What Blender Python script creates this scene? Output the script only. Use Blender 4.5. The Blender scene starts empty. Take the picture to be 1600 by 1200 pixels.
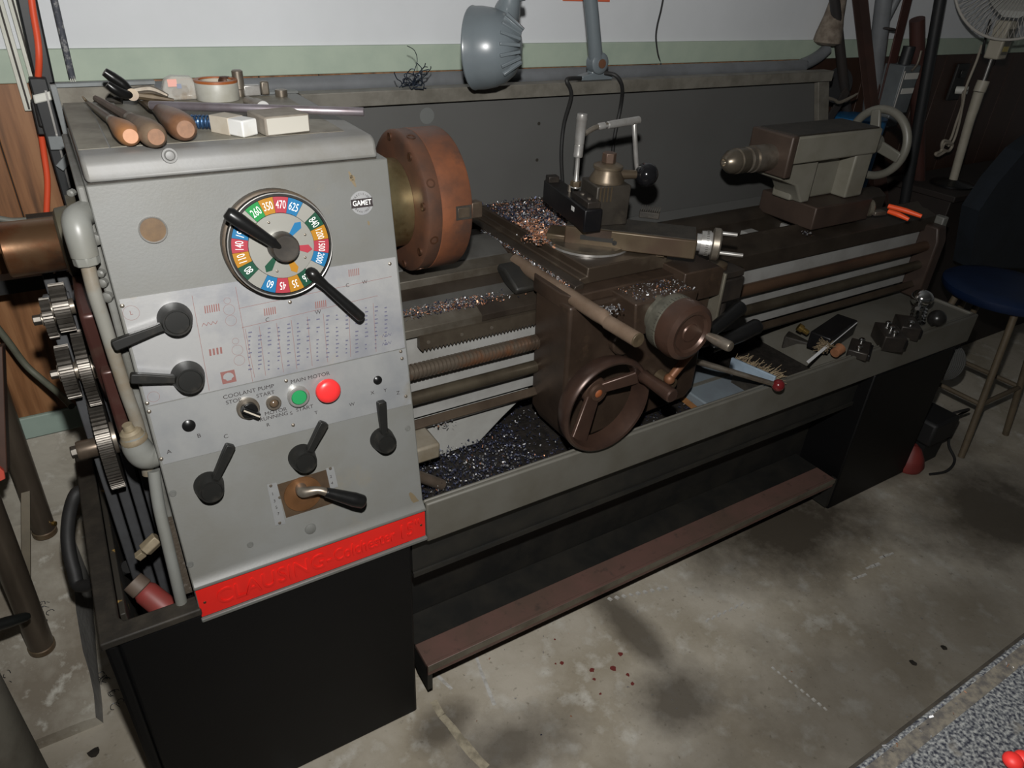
import bpy, bmesh, math, random
from mathutils import Vector, Matrix
random.seed(7)
PI = math.pi
V = Vector
sc = bpy.context.scene
col = sc.collection

# ------------------------------------------------------------------ camera
F = 1101.7
ROWS = [V((0.85430494, -0.51769294, 0.04644457)).normalized(),
        V((-0.23413948, -0.46307174, -0.85483523)).normalized()]
FW = ROWS[0].cross(ROWS[1]).normalized()
ROWS[1] = FW.cross(ROWS[0]).normalized()
CAM = V((0.0, -1.0, 1.6))
cd = bpy.data.cameras.new('camera')
cd.sensor_width = 36.0
cd.lens = F / 1600 * 36
cd.clip_start = 0.02
cam = bpy.data.objects.new('camera', cd)
col.objects.link(cam)
mw = Matrix.Identity(4)
for i in range(3):
    mw[i][0] = ROWS[0][i]
    mw[i][1] = -ROWS[1][i]
    mw[i][2] = -FW[i]
    mw[i][3] = CAM[i]
cam.matrix_world = mw
sc.camera = cam

# ------------------------------------------------------------------ light and exposure
sc.view_settings.view_transform = 'Standard'
sc.view_settings.look = 'None'
sc.view_settings.gamma = 1.0
sc.view_settings.exposure = 0.0
sc.view_settings.use_curve_mapping = False
W = bpy.data.worlds.new('world')
sc.world = W
W.use_nodes = True
W.node_tree.nodes['Background'].inputs[0].default_value = (0.8, 0.9, 1.0, 1)
W.node_tree.nodes['Background'].inputs[1].default_value = 0.02
FLASH_POWER = 106.0
ld = bpy.data.lights.new('flash', 'SPOT')          # the flash gun on top of the photographer's camera
ld.energy = FLASH_POWER
ld.spot_size = math.radians(142)
ld.spot_blend = 0.9
ld.shadow_soft_size = 0.018
ld.color = (1.0, 0.985, 0.96)
lo = bpy.data.objects.new('flash', ld)
col.objects.link(lo)
UP = -ROWS[1]
lo.location = CAM + UP * 0.17 - ROWS[0] * 0.0
aim = CAM + (ROWS[0] * (850 - 800) / F + ROWS[1] * (330 - 600) / F + FW) * 1.8
lo.rotation_euler = (aim - lo.location).to_track_quat('-Z', 'Y').to_euler()


def ray(px, py):
    a, b = (px - 800) / F, (py - 600) / F
    return ROWS[0] * a + ROWS[1] * b + FW


def U(px, py, axis, val):
    """point of the real plane axis=val that is seen at a pixel of the photograph"""
    d = ray(px, py)
    i = 'xyz'.index(axis)
    return CAM + d * ((val - CAM[i]) / d[i])


TH = math.atan(0.167)
PN = V((0, -math.cos(TH), math.sin(TH)))            # outward normal of the leaning control panel
PU = V((0, math.sin(TH), math.cos(TH)))             # up along the panel
P0 = V((0, 0, 0.567))


def L(px, py, off=0.0):
    """point on the leaning panel (or off metres in front of it)"""
    d = ray(px, py)
    o = P0 + PN * off
    return CAM + d * ((o - CAM).dot(PN) / d.dot(PN))


# ------------------------------------------------------------------ materials
def srgb(r, g, b):
    f = lambda c: ((c / 255) / 12.92 if c / 255 <= 0.04045 else ((c / 255 + 0.055) / 1.055) ** 2.4)
    return (f(r), f(g), f(b), 1)


MATS = {}


def mat(name, c, rough=0.5, metal=0.0, c2=None, scale=8.0, lo_=0.4, hi=0.65, detail=6, bump=0.0, bscale=60.0,
        c3=None, scale3=2.5, lo3=0.5, hi3=0.7, stretch=(1, 1, 1), rough2=None, alpha=1.0, coat=0.0, spec=0.5):
    if name in MATS:
        return MATS[name]
    m = bpy.data.materials.new(name)
    m.use_nodes = True
    nt = m.node_tree
    b = nt.nodes['Principled BSDF']
    N = nt.nodes.new
    K = nt.links.new
    c = c if len(c) == 4 else (*c, 1)
    b.inputs['Roughness'].default_value = rough
    b.inputs['Metallic'].default_value = metal
    b.inputs['Specular IOR Level'].default_value = spec
    b.inputs['Coat Weight'].default_value = coat
    b.inputs['Base Color'].default_value = c
    if alpha < 1:
        b.inputs['Alpha'].default_value = alpha
    tc = N('ShaderNodeTexCoord')
    mp = N('ShaderNodeMapping')
    mp.inputs['Scale'].default_value = stretch
    K(tc.outputs['Object'], mp.inputs[0])
    out = None

    def layer(prev, cc, s, l, h):
        n = N('ShaderNodeTexNoise')
        n.inputs['Scale'].default_value = s
        n.inputs['Detail'].default_value = detail
        n.inputs['Roughness'].default_value = 0.62
        K(mp.outputs[0], n.inputs[0])
        r = N('ShaderNodeMapRange')
        r.inputs[1].default_value = l
        r.inputs[2].default_value = h
        K(n.outputs['Fac'], r.inputs[0])
        x = N('ShaderNodeMix')
        x.data_type = 'RGBA'
        K(r.outputs[0], x.inputs[0])
        if prev is None:
            x.inputs[6].default_value = c
        else:
            K(prev, x.inputs[6])
        x.inputs[7].default_value = cc if len(cc) == 4 else (*cc, 1)
        return x.outputs[2], r.outputs[0]
    if c2 is not None:
        out, fac = layer(None, c2, scale, lo_, hi)
        if rough2 is not None:
            rr = N('ShaderNodeMapRange')
            rr.inputs[3].default_value = rough
            rr.inputs[4].default_value = rough2
            K(fac, rr.inputs[0])
            K(rr.outputs[0], b.inputs['Roughness'])
    if c3 is not None:
        out, _ = layer(out, c3, scale3, lo3, hi3)
    if out is not None:
        K(out, b.inputs['Base Color'])
    if bump:
        n = N('ShaderNodeTexNoise')
        n.inputs['Scale'].default_value = bscale
        n.inputs['Detail'].default_value = 4
        K(mp.outputs[0], n.inputs[0])
        bp = N('ShaderNodeBump')
        bp.inputs['Strength'].default_value = bump
        bp.inputs['Distance'].default_value = 0.004
        K(n.outputs['Fac'], bp.inputs['Height'])
        K(bp.outputs[0], b.inputs['Normal'])
    MATS[name] = m
    return m


GRAY = mat('grey_machine_enamel', (.136, .138, .130), .45, 0, (.120, .118, .104), 7, .42, .7, c3=(.17, .145, .095), scale3=5, lo3=.62, hi3=.8, bump=.03, bscale=250)
GRAYTOP = mat('worn_grey_enamel', (.175, .175, .170), .5, 0, (.145, .14, .125), 12, .4, .7, bump=.03, bscale=200)
GRIMY = mat('oily_grey_top', (.21, .195, .155), .55, 0, (.13, .115, .088), 14, .4, .62, bump=.05, bscale=120)
GRIMEDARK = mat('black_grime', (.019, .016, .012), .65, 0, (.036, .030, .022), 25, .4, .65, bump=.15, bscale=150)
GUARD = mat('dark_grey_guard_enamel', (.092, .092, .088), .5, 0, (.085, .084, .08), 4, .4, .7, bump=.02)
GUARDRIM = mat('dusty_guard_rim', (.15, .14, .118), .55, 0, (.10, .092, .075), 20, .4, .65, bump=.05)
BEDGRAY = mat('grey_bed_casting', (.30, .298, .285), .5, 0, (.24, .235, .22), 9, .42, .65, bump=.06, bscale=120)
BLACKP = mat('black_cabinet_enamel', (.0034, .0034, .0038), .5, 0, (.0026, .0026, .0029), 6, .4, .7, c3=(.03, .03, .034), scale3=60, lo3=.75, hi3=.79, bump=.05, bscale=150, spec=.25)
BLACKG = mat('greasy_black_enamel', (.011, .011, .010), .55, 0, (.022, .02, .016), 9, .4, .65, bump=.08)
BEDGRAYD = mat('dull_grey_fittings', (.15, .15, .138), .5, 0, (.10, .098, .085), 20, .4, .66)
GAPG = mat('oily_gap_casting', (.075, .073, .067), .5, 0, (.05, .047, .042), 10, .4, .66)
TRAYG = mat('grey_tray_enamel', (.12, .115, .098), .5, 0, (.095, .088, .07), 8, .4, .68, bump=.03)
OILSTEEL = mat('oily_brown_steel', (.055, .036, .025), .42, .25, (.034, .022, .015), 10, .4, .66, c3=(.075, .048, .03), scale3=18, lo3=.58, hi3=.75, bump=.04, bscale=120)
OILSTEEL2 = mat('olive_brown_steel', (.105, .078, .047), .42, .4, (.075, .054, .032), 14, .4, .66, c3=(.075, .045, .03), scale3=6, lo3=.5, hi3=.72, bump=.03)
WAYSTEEL = mat('worn_way_steel', (.15, .135, .11), .42, .5, (.085, .07, .052), 12, .4, .66, bump=.03)
DARKWAY = mat('dark_way_steel', (.055, .043, .032), .45, .4, (.032, .024, .018), 12, .4, .66, bump=.05)
RUST = mat('rusty_chuck_steel', (.235, .082, .036), .55, .2, (.115, .052, .032), 8, .36, .6, c3=(.075, .045, .034), scale3=13, lo3=.56, hi3=.7, bump=.06, bscale=150, rough2=.45)
RUSTD = mat('dark_rusted_steel', (.085, .036, .018), .5, .4, (.045, .024, .014), 14, .4, .65, bump=.05)
BRASSY = mat('oil_stained_spindle_steel', (.34, .28, .15), .3, .85, (.18, .13, .06), 9, .42, .66, c3=(.16, .08, .03), scale3=14, lo3=.6, hi3=.72)
BRONZE = mat('bronzed_tube', (.17, .095, .05), .3, .7, (.15, .055, .022), 16, .42, .62, c3=(.06, .04, .028), scale3=7, lo3=.5, hi3=.65, bump=.04)
STEEL = mat('bright_steel', (.50, .49, .47), .3, .65, (.36, .34, .31), 30, .4, .7)
BARSTEEL = mat('blued_bar_steel', (.34, .31, .34), .34, .7, (.24, .20, .21), 20, .4, .7)
DULLSTEEL = mat('dull_steel', (.26, .23, .19), .38, .7, (.15, .12, .09), 22, .4, .66)
GEARST = mat('gear_steel', (.11, .10, .087), .38, .7, (.055, .047, .039), 26, .42, .66)
ALU = mat('brushed_aluminium_plate', (.40, .405, .40), .36, .45, (.31, .32, .33), 9, .4, .7, c3=(.27, .23, .15), scale3=7, lo3=.63, hi3=.78, bump=.02, bscale=300)
ALUSH = mat('bright_aluminium_chart', (.52, .52, .515), .30, .5, (.36, .37, .40), 6, .42, .62, c3=(.5, .45, .38), scale3=18, lo3=.66, hi3=.78, bump=.03, bscale=300)
BAKE = mat('black_bakelite', (.007, .007, .007), .3, 0, (.013, .012, .010), 22, .52, .75, spec=.35)
BAKEW = mat('worn_black_lever', (.009, .009, .008), .5, 0, (.028, .025, .020), 26, .48, .7, spec=.35)
KNOBBLK = mat('polished_black_ball', (.008, .008, .009), .12, 0, coat=.3)
RUBBER = mat('black_rubber', (.014, .014, .014), .6, 0, (.022, .021, .02), 18)
RUBBERW = mat('worn_black_cable', (.028, .027, .025), .6, 0, (.05, .048, .043), 40)
REDP = mat('red_nameplate_enamel', (.70, .018, .012), .42, 0, (.60, .014, .010), 5)
REDBTN = mat('red_button_plastic', (.80, .035, .035), .35, 0)
GREENBTN = mat('green_button_plastic', (.02, .26, .085), .4, 0)
REDKNOB = mat('dark_red_ball', (.13, .012, .014), .2, 0, coat=.4)
WOOD1 = mat('orange_handle_wood', (.30, .135, .05), .5, 0, (.20, .10, .05), 20, .4, .65)
WOODEND = mat('pale_handle_end', (.50, .26, .15), .55, 0, (.42, .21, .12), 40)
WOOD2 = mat('dirty_handle_wood', (.165, .115, .075), .55, 0, (.10, .065, .04), 22, .4, .65, bump=.08)
WOOD3 = mat('brown_handle_wood', (.17, .085, .045), .42, 0, (.10, .05, .028), 22, .4, .65, bump=.05)
WOODENDD = mat('brown_handle_end', (.26, .135, .075), .5, 0, (.145, .08, .048), 35, .4, .65)
WHITEP = mat('white_plastic_block', (.62, .62, .60), .5, 0, (.5, .47, .40), 12, .5, .75)
CREAMP = mat('cream_sleeve_card', (.44, .40, .33), .6, 0, (.36, .31, .24), 18)
STONE = mat('oilstone_grey', (.23, .205, .17), .7, 0, (.17, .145, .115), 24, .4, .65, bump=.08)
STONEW = mat('oilstone_pale_face', (.42, .40, .35), .7, 0, (.28, .25, .20), 12, .5, .72, bump=.05)
BLUEM = mat('blue_anodised_spring', (.045, .11, .22), .3, .5, (.02, .04, .09), 40)
CLEARP = mat('clear_blister_plastic', (.55, .53, .48), .15, 0, (.40, .30, .2), 22, .5, .7, alpha=.55)
PINK = mat('pink_sticker', (.72, .36, .30), .6)
LABELB = mat('dull_blue_sticker', (.22, .25, .33), .6)
TAPEW = mat('grey_tape_side', (.42, .42, .38), .45, 0, (.33, .32, .27), 12)
TAPEB = mat('orange_brown_tape', (.34, .105, .03), .4, 0, (.26, .075, .02), 20)
WALLW = mat('white_painted_wall', (.68, .70, .72), .75, 0, (.63, .65, .665), 3, .4, .7, c3=(.45, .44, .43), scale3=60, lo3=.76, hi3=.8, bump=.03)
GREENT = mat('pale_green_trim', (.40, .47, .38), .65, 0, (.34, .41, .335), 10, .4, .7, bump=.03)
GREENB = mat('pale_green_skirting', (.34, .43, .37), .6, 0, (.28, .36, .31), 8, .4, .7)
CONC = mat('stained_concrete_footing', (.46, .43, .36), .85, 0, (.25, .215, .165), 5, .40, .62, c3=(.60, .58, .51), scale3=20, lo3=.56, hi3=.7, bump=.5, bscale=45)
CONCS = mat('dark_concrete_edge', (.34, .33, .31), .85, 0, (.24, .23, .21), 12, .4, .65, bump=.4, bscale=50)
PIPEBR = mat('scuffed_brown_tube', (.125, .10, .075), .36, .4, (.07, .054, .040), 10, .4, .66, c3=(.24, .21, .17), scale3=22, lo3=.62, hi3=.74, stretch=(1, 1, .2))
PIPEDK = mat('dark_pipe', (.035, .032, .032), .5, .3, (.05, .04, .035), 12)
PIPEBLK = mat('black_conduit_pole', (.013, .015, .016), .5, 0, (.018, .018, .019), 10)
REDIRON = mat('red_oxide_iron', (.060, .022, .017), .6, 0, (.042, .018, .014), 9, .4, .66)
BROWNIRON = mat('brown_angle_iron', (.038, .022, .018), .6, 0, (.055, .028, .021), 8, .4, .66)
GREYPIPE = mat('grey_conduit', (.17, .18, .19), .5, 0, (.13, .135, .14), 9)
LAMPG = mat('blue_grey_lamp_enamel', (.145, .17, .185), .3, 0, (.125, .145, .155), 6, coat=.1)
FANW = mat('cream_fan_plastic', (.40, .37, .30), .5, 0, (.34, .31, .245), 10)
FANWH = mat('white_fan_wire', (.46, .44, .40), .4)
BLUESEAT = mat('blue_vinyl_seat', (.006, .018, .058), .5, 0, (.004, .013, .042), 12, bump=.04)
NAVY = mat('dark_navy_cloth', (.010, .015, .022), .85, 0, (.007, .010, .014), 9, bump=.1)
TANLEG = mat('tan_stool_leg', (.13, .10, .065), .5, 0, (.09, .07, .045), 12)
BOXG = mat('switch_box_grey', (.13, .145, .15), .5, .1, (.10, .11, .115), 12)
ORANGEC = mat('orange_cord', (.72, .085, .030), .5)
WHITEZ = mat('white_plastic_tie', (.66, .66, .60), .5)
ORANGEB = mat('orange_plastic_grip', (.95, .10, .02), .45)
CYAN = mat('pale_blue_painted_bar', (.30, .38, .46), .5, 0, (.23, .29, .35), 14)
PALEBLUE = mat('pale_blue_tin', (.16, .19, .21), .5, 0, (.14, .16, .18), 12)
GOLD = mat('brass_part', (.50, .33, .10), .25, .9)
CHROME = mat('chrome', (.7, .7, .69), .12, 1.0)
STRAW = mat('straw_bristles', (.26, .20, .12), .8, 0, (.16, .11, .065), 60, bump=.4)
DARKFRAME = mat('dark_iron_holder', (.028, .024, .021), .4, .4, (.05, .04, .032), 16, .4, .65)
HOLDBLK = mat('black_oxide_holder', (.005, .005, .006), .35, .1, (.010, .009, .009), 20)
REDRAG = mat('dull_red_plastic', (.20, .03, .025), .55, 0, (.13, .02, .018), 10)
REDGUM = mat('dusty_red_bottle', (.26, .030, .028), .5, 0, (.16, .06, .045), 7, .4, .66)
DUSTCAP = mat('dusty_bottle_cap', (.13, .095, .07), .6, 0, (.09, .065, .05), 14)
YELLOWP = mat('flaked_yellow_paint', (.36, .20, .04), .6, 0, (.12, .08, .03), 22, .4, .62, bump=.1)
BELTG = mat('grey_vee_belt', (.055, .057, .06), .65, 0, (.04, .04, .042), 20)
FITTING = mat('grey_flexible_conduit', (.20, .205, .19), .4, 0, (.165, .16, .135), 6, .4, .7)
HOSETAN = mat('oil_tanned_hose', (.21, .205, .18), .42, 0, (.165, .12, .07), 5, .42, .6)
FITTAN = mat('tan_dirty_fitting', (.27, .225, .15), .5, .2, (.18, .14, .09), 22)
MAROON = mat('maroon_oiled_casting', (.055, .022, .018), .35, .2, (.085, .06, .045), 7, .45, .65, bump=.04)
BLACKPRINT = mat('dark_print', (.020, .014, .014), .7)
REDPRINT = mat('faded_red_print', (.20, .085, .075), .6)
GREYPRINT = mat('faded_grey_print', (.10, .10, .15), .6)
WHITEPRINT = mat('white_print', (.74, .74, .72), .5)
DIALSILV = mat('silver_dial_face', (.40, .395, .36), .3, .5, (.38, .37, .33), 10)
DIALC = {'g': mat('dial_green', (.010, .20, .045), .35), 'd': mat('dial_dark_green', (.008, .055, .03), .35),
         'o': mat('dial_amber', (.34, .155, .012), .35), 'r': mat('dial_red', (.31, .035, .05), .35),
         'b': mat('dial_blue', (.012, .125, .27), .35), 's': mat('dial_silver_sector', (.36, .355, .32), .3, .4)}
CHIPB = mat('blued_steel_chip', (.045, .05, .085), .42, .6)
CHIPS = mat('silver_steel_chip', (.42, .42, .43), .42, .7)
CHIPC = mat('copper_tinted_chip', (.50, .25, .15), .42, .6)
CHIPD = mat('black_oily_swarf', (.02, .018, .016), .5, .3, (.04, .034, .03), 60, bump=.4, bscale=200)
PAPERRED = mat('salmon_red_plastic', (.75, .12, .08), .5)


# ------------------------------------------------------------------ geometry builder
def basis(d):
    d = V(d).normalized()
    a = V((0, 0, 1)) if abs(d.z) < 0.9 else V((1, 0, 0))
    u = a.cross(d).normalized()
    return u, d.cross(u).normalized(), d


class B:
    def __init__(s):
        s.bm = bmesh.new()

    def face(s, pts, mi=0):
        f = s.bm.faces.new([s.bm.verts.new(p) for p in pts])
        f.material_index = mi
        return s

    def obox(s, c, ax, h, mi=0):
        c = V(c)
        vs = []
        for k in ((-1, -1, -1), (1, -1, -1), (1, 1, -1), (-1, 1, -1), (-1, -1, 1), (1, -1, 1), (1, 1, 1), (-1, 1, 1)):
            vs.append(s.bm.verts.new(c + V(ax[0]) * (h[0] * k[0]) + V(ax[1]) * (h[1] * k[1]) + V(ax[2]) * (h[2] * k[2])))
        for q in ((0, 3, 2, 1), (4, 5, 6, 7), (0, 1, 5, 4), (1, 2, 6, 5), (2, 3, 7, 6), (3, 0, 4, 7)):
            s.bm.faces.new([vs[i] for i in q]).material_index = mi
        return s

    def box(s, x0, x1, y0, y1, z0, z1, mi=0):
        return s.obox(((x0 + x1) / 2, (y0 + y1) / 2, (z0 + z1) / 2), ((1, 0, 0), (0, 1, 0), (0, 0, 1)),
                      ((x1 - x0) / 2, (y1 - y0) / 2, (z1 - z0) / 2), mi)

    def prism(s, pts, a, b, axis='x', mi=0):
        """polygon in the two other axes, run from a to b along axis"""
        mk = {'x': lambda t, p: (t, p[0], p[1]), 'y': lambda t, p: (p[0], t, p[1]), 'z': lambda t, p: (p[0], p[1], t)}[axis]
        lo_ = [s.bm.verts.new(mk(a, p)) for p in pts]
        hi = [s.bm.verts.new(mk(b, p)) for p in pts]
        n = len(pts)
        s.bm.faces.new(lo_).material_index = mi
        s.bm.faces.new(hi[::-1]).material_index = mi
        for i in range(n):
            s.bm.faces.new((lo_[i], hi[i], hi[(i + 1) % n], lo_[(i + 1) % n])).material_index = mi
        return s

    def oprism(s, o, ux, uy, n, pts, h, mi=0):
        """polygon pts in the frame o,ux,uy extruded by h along n"""
        o, ux, uy, n = V(o), V(ux), V(uy), V(n)
        lo_ = [s.bm.verts.new(o + ux * p[0] + uy * p[1]) for p in pts]
        hi = [s.bm.verts.new(o + ux * p[0] + uy * p[1] + n * h) for p in pts]
        k = len(pts)
        s.bm.faces.new(lo_).material_index = mi
        s.bm.faces.new(hi[::-1]).material_index = mi
        for i in range(k):
            s.bm.faces.new((lo_[i], hi[i], hi[(i + 1) % k], lo_[(i + 1) % k])).material_index = mi
        return s

    def rev(s, prof, o, d, n=28, mi=0, cap=True):
        """surface of revolution; prof = [(along, radius)...] about the axis o,d"""
        u, v, w = basis(d)
        o = V(o)
        rings = []
        for t, r in prof:
            if r < 1e-6:
                rings.append([s.bm.verts.new(o + w * t)])
            else:
                rings.append([s.bm.verts.new(o + w * t + u * (r * math.cos(2 * PI * k / n)) + v * (r * math.sin(2 * PI * k / n))) for k in range(n)])
        for a, b in zip(rings, rings[1:]):
            for k in range(n):
                k2 = (k + 1) % n
                if len(a) == 1 and len(b) == 1:
                    continue
                if len(a) == 1:
                    f = (a[0], b[k], b[k2])
                elif len(b) == 1:
                    f = (a[k], b[0], a[k2])
                else:
                    f = (a[k], b[k], b[k2], a[k2])
                s.bm.faces.new(f).material_index = mi
        if cap:
            if len(rings[0]) > 1:
                s.bm.faces.new(rings[0]).material_index = mi
            if len(rings[-1]) > 1:
                s.bm.faces.new(rings[-1][::-1]).material_index = mi
        return s

    def cyl(s, a, b, r0, r1=None, n=24, mi=0):
        a, b = V(a), V(b)
        return s.rev([(0, r0), ((b - a).length, r0 if r1 is None else r1)], a, b - a, n, mi)

    def ball(s, c, r, n=20, d=(0, 0, 1), sq=1.0, mi=0):
        m = n // 2
        return s.rev([(-r * sq * math.cos(PI * i / m), r * math.sin(PI * i / m)) for i in range(m + 1)], c, d, n, mi)

    def torus(s, c, d, R, r, n=40, m=10, mi=0, sqz=1.0):
        u, v, w = basis(d)
        c = V(c)
        rg = []
        for i in range(n):
            a = 2 * PI * i / n
            e = u * math.cos(a) + v * math.sin(a)
            rg.append([s.bm.verts.new(c + e * (R + r * math.cos(2 * PI * j / m)) + w * (r * sqz * math.sin(2 * PI * j / m))) for j in range(m)])
        for i in range(n):
            for j in range(m):
                s.bm.faces.new((rg[i][j], rg[(i + 1) % n][j], rg[(i + 1) % n][(j + 1) % m], rg[i][(j + 1) % m])).material_index = mi
        return s

    def tube(s, pts, r, n=10, smooth=6, mi=0):
        pts = [V(p) for p in pts]
        rs = r if isinstance(r, (list, tuple)) else [r] * len(pts)
        if smooth and len(pts) > 2:
            q, rq = [], []
            for i in range(len(pts) - 1):
                p0, p1, p2, p3 = pts[max(i - 1, 0)], pts[i], pts[i + 1], pts[min(i + 2, len(pts) - 1)]
                for k in range(smooth):
                    t = k / smooth
                    q.append(0.5 * ((2 * p1) + (p2 - p0) * t + (2 * p0 - 5 * p1 + 4 * p2 - p3) * t * t + (3 * p1 - p0 - 3 * p2 + p3) * t ** 3))
                    rq.append(rs[i] + (rs[i + 1] - rs[i]) * t)
            q.append(pts[-1])
            rq.append(rs[-1])
            pts, rs = q, rq
        rings = []
        u0 = None
        for i, p in enumerate(pts):
            d = (pts[min(i + 1, len(pts) - 1)] - pts[max(i - 1, 0)]).normalized()
            if u0 is None:
                u0 = basis(d)[0]
            u0 = (u0 - d * u0.dot(d)).normalized()
            v = d.cross(u0)
            rings.append([s.bm.verts.new(p + u0 * (rs[i] * math.cos(2 * PI * k / n)) + v * (rs[i] * math.sin(2 * PI * k / n))) for k in range(n)])
        for a, b in zip(rings, rings[1:]):
            for k in range(n):
                s.bm.faces.new((a[k], a[(k + 1) % n], b[(k + 1) % n], b[k])).material_index = mi
        s.bm.faces.new(rings[0][::-1]).material_index = mi
        s.bm.faces.new(rings[-1]).material_index = mi
        return s

    def gear(s, c, d, ro, ri, rb, w, teeth, mi=0):
        u, v, ww = basis(d)
        pts = []
        for k in range(teeth):
            for f, r in ((-.32, ri), (-.16, ro), (.16, ro), (.32, ri)):
                a = 2 * PI * (k + f) / teeth
                pts.append((r * math.cos(a), r * math.sin(a)))
        return s.oprism(V(c) - ww * (w / 2), u, v, ww, pts, w, mi)


def finish(bm, name, mats, flat=False, ang=0.7, bevel=0.0, seg=2, dbl=0):
    bmesh.ops.recalc_face_normals(bm, faces=bm.faces[:])
    me = bpy.data.meshes.new(name)
    bm.to_mesh(me)
    bm.free()
    if not flat:
        for p in me.polygons:
            p.use_smooth = True
        me.set_sharp_from_angle(angle=ang)
    for m in (mats if isinstance(mats, (list, tuple)) else [mats]):
        me.materials.append(m)
    return me


WL = {}                                                # world origin of every object made here


def obj(name, b, mats, parent=None, bevel=0.0, seg=2, flat=False, ang=0.7, label=None, kind=None, origin=None):
    bm = b.bm
    xs = [v.co for v in bm.verts]
    lo_ = V((min(c.x for c in xs), min(c.y for c in xs), min(c.z for c in xs)))
    hi = V((max(c.x for c in xs), max(c.y for c in xs), max(c.z for c in xs)))
    o3 = V(origin) if origin is not None else V(((lo_.x + hi.x) / 2, (lo_.y + hi.y) / 2, lo_.z))
    bmesh.ops.translate(bm, verts=bm.verts[:], vec=-o3)
    me = finish(bm, name, mats, flat, ang)
    o = bpy.data.objects.new(name, me)
    col.objects.link(o)
    if bevel:
        m = o.modifiers.new('bevel', 'BEVEL')
        m.width = bevel
        m.segments = seg
        m.limit_method = 'ANGLE'
        m.angle_limit = math.radians(40)
        m.harden_normals = False
    if parent is not None:
        o.parent = parent
        o.location = o3 - WL[parent.name]
    else:
        o.location = o3
    WL[o.name] = o3
    if label:
        o['label'] = label
    if kind:
        o['kind'] = kind
    return o


def tag(o, label, cat, group=None, kind=None):
    o['label'] = label
    o['category'] = cat
    if group:
        o['group'] = group
    if kind:
        o['kind'] = kind
    return o


def thing(name, loc, label, cat, group=None):
    o = bpy.data.objects.new(name, None)
    col.objects.link(o)
    o.empty_display_size = 0.05
    o.location = loc
    WL[o.name] = V(loc)
    return tag(o, label, cat, group)


def struct(name, b, m, **k):
    return obj(name, b, m, kind='structure', **k)


def text(name, string, size, o, ux, uy, m, parent, depth=0.0, align='CENTER', sx=1.0, label=None, bold=0.0):
    """lettering as a real mesh lying in the frame o, ux (reading direction), uy (up)"""
    cu = bpy.data.curves.new(name, 'FONT')
    cu.body = string
    cu.size = size
    cu.align_x = align
    cu.align_y = 'CENTER'
    cu.extrude = depth
    cu.offset = bold
    cu.resolution_u = 3
    t = bpy.data.objects.new(name, cu)
    col.objects.link(t)
    bpy.context.view_layer.update()
    me = bpy.data.meshes.new_from_object(t.evaluated_get(bpy.context.evaluated_depsgraph_get()))
    bpy.data.objects.remove(t)
    bpy.data.curves.remove(cu)
    ux, uy = V(ux).normalized(), V(uy).normalized()
    n = ux.cross(uy)
    M = Matrix(((ux.x * sx, uy.x, n.x, 0), (ux.y * sx, uy.y, n.y, 0), (ux.z * sx, uy.z, n.z, 0), (0, 0, 0, 1)))
    me.transform(M)
    me.materials.clear()
    me.materials.append(m)
    me.name = name
    ob = bpy.data.objects.new(name, me)
    col.objects.link(ob)
    ob.parent = parent
    ob.location = V(o) - WL[parent.name]
    WL[ob.name] = V(o)
    if label:
        ob['label'] = label
    return ob


X, Y, Z = V((1, 0, 0)), V((0, 1, 0)), V((0, 0, 1))
# ================================================================== THE ROOM
YW = 0.85                                              # the wall behind the lathe
ZG0, ZG1 = 1.334, 1.397                                # pale green board
ZS0, ZS1 = 0.512, 0.572                                # pale green skirting over the footing


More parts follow.
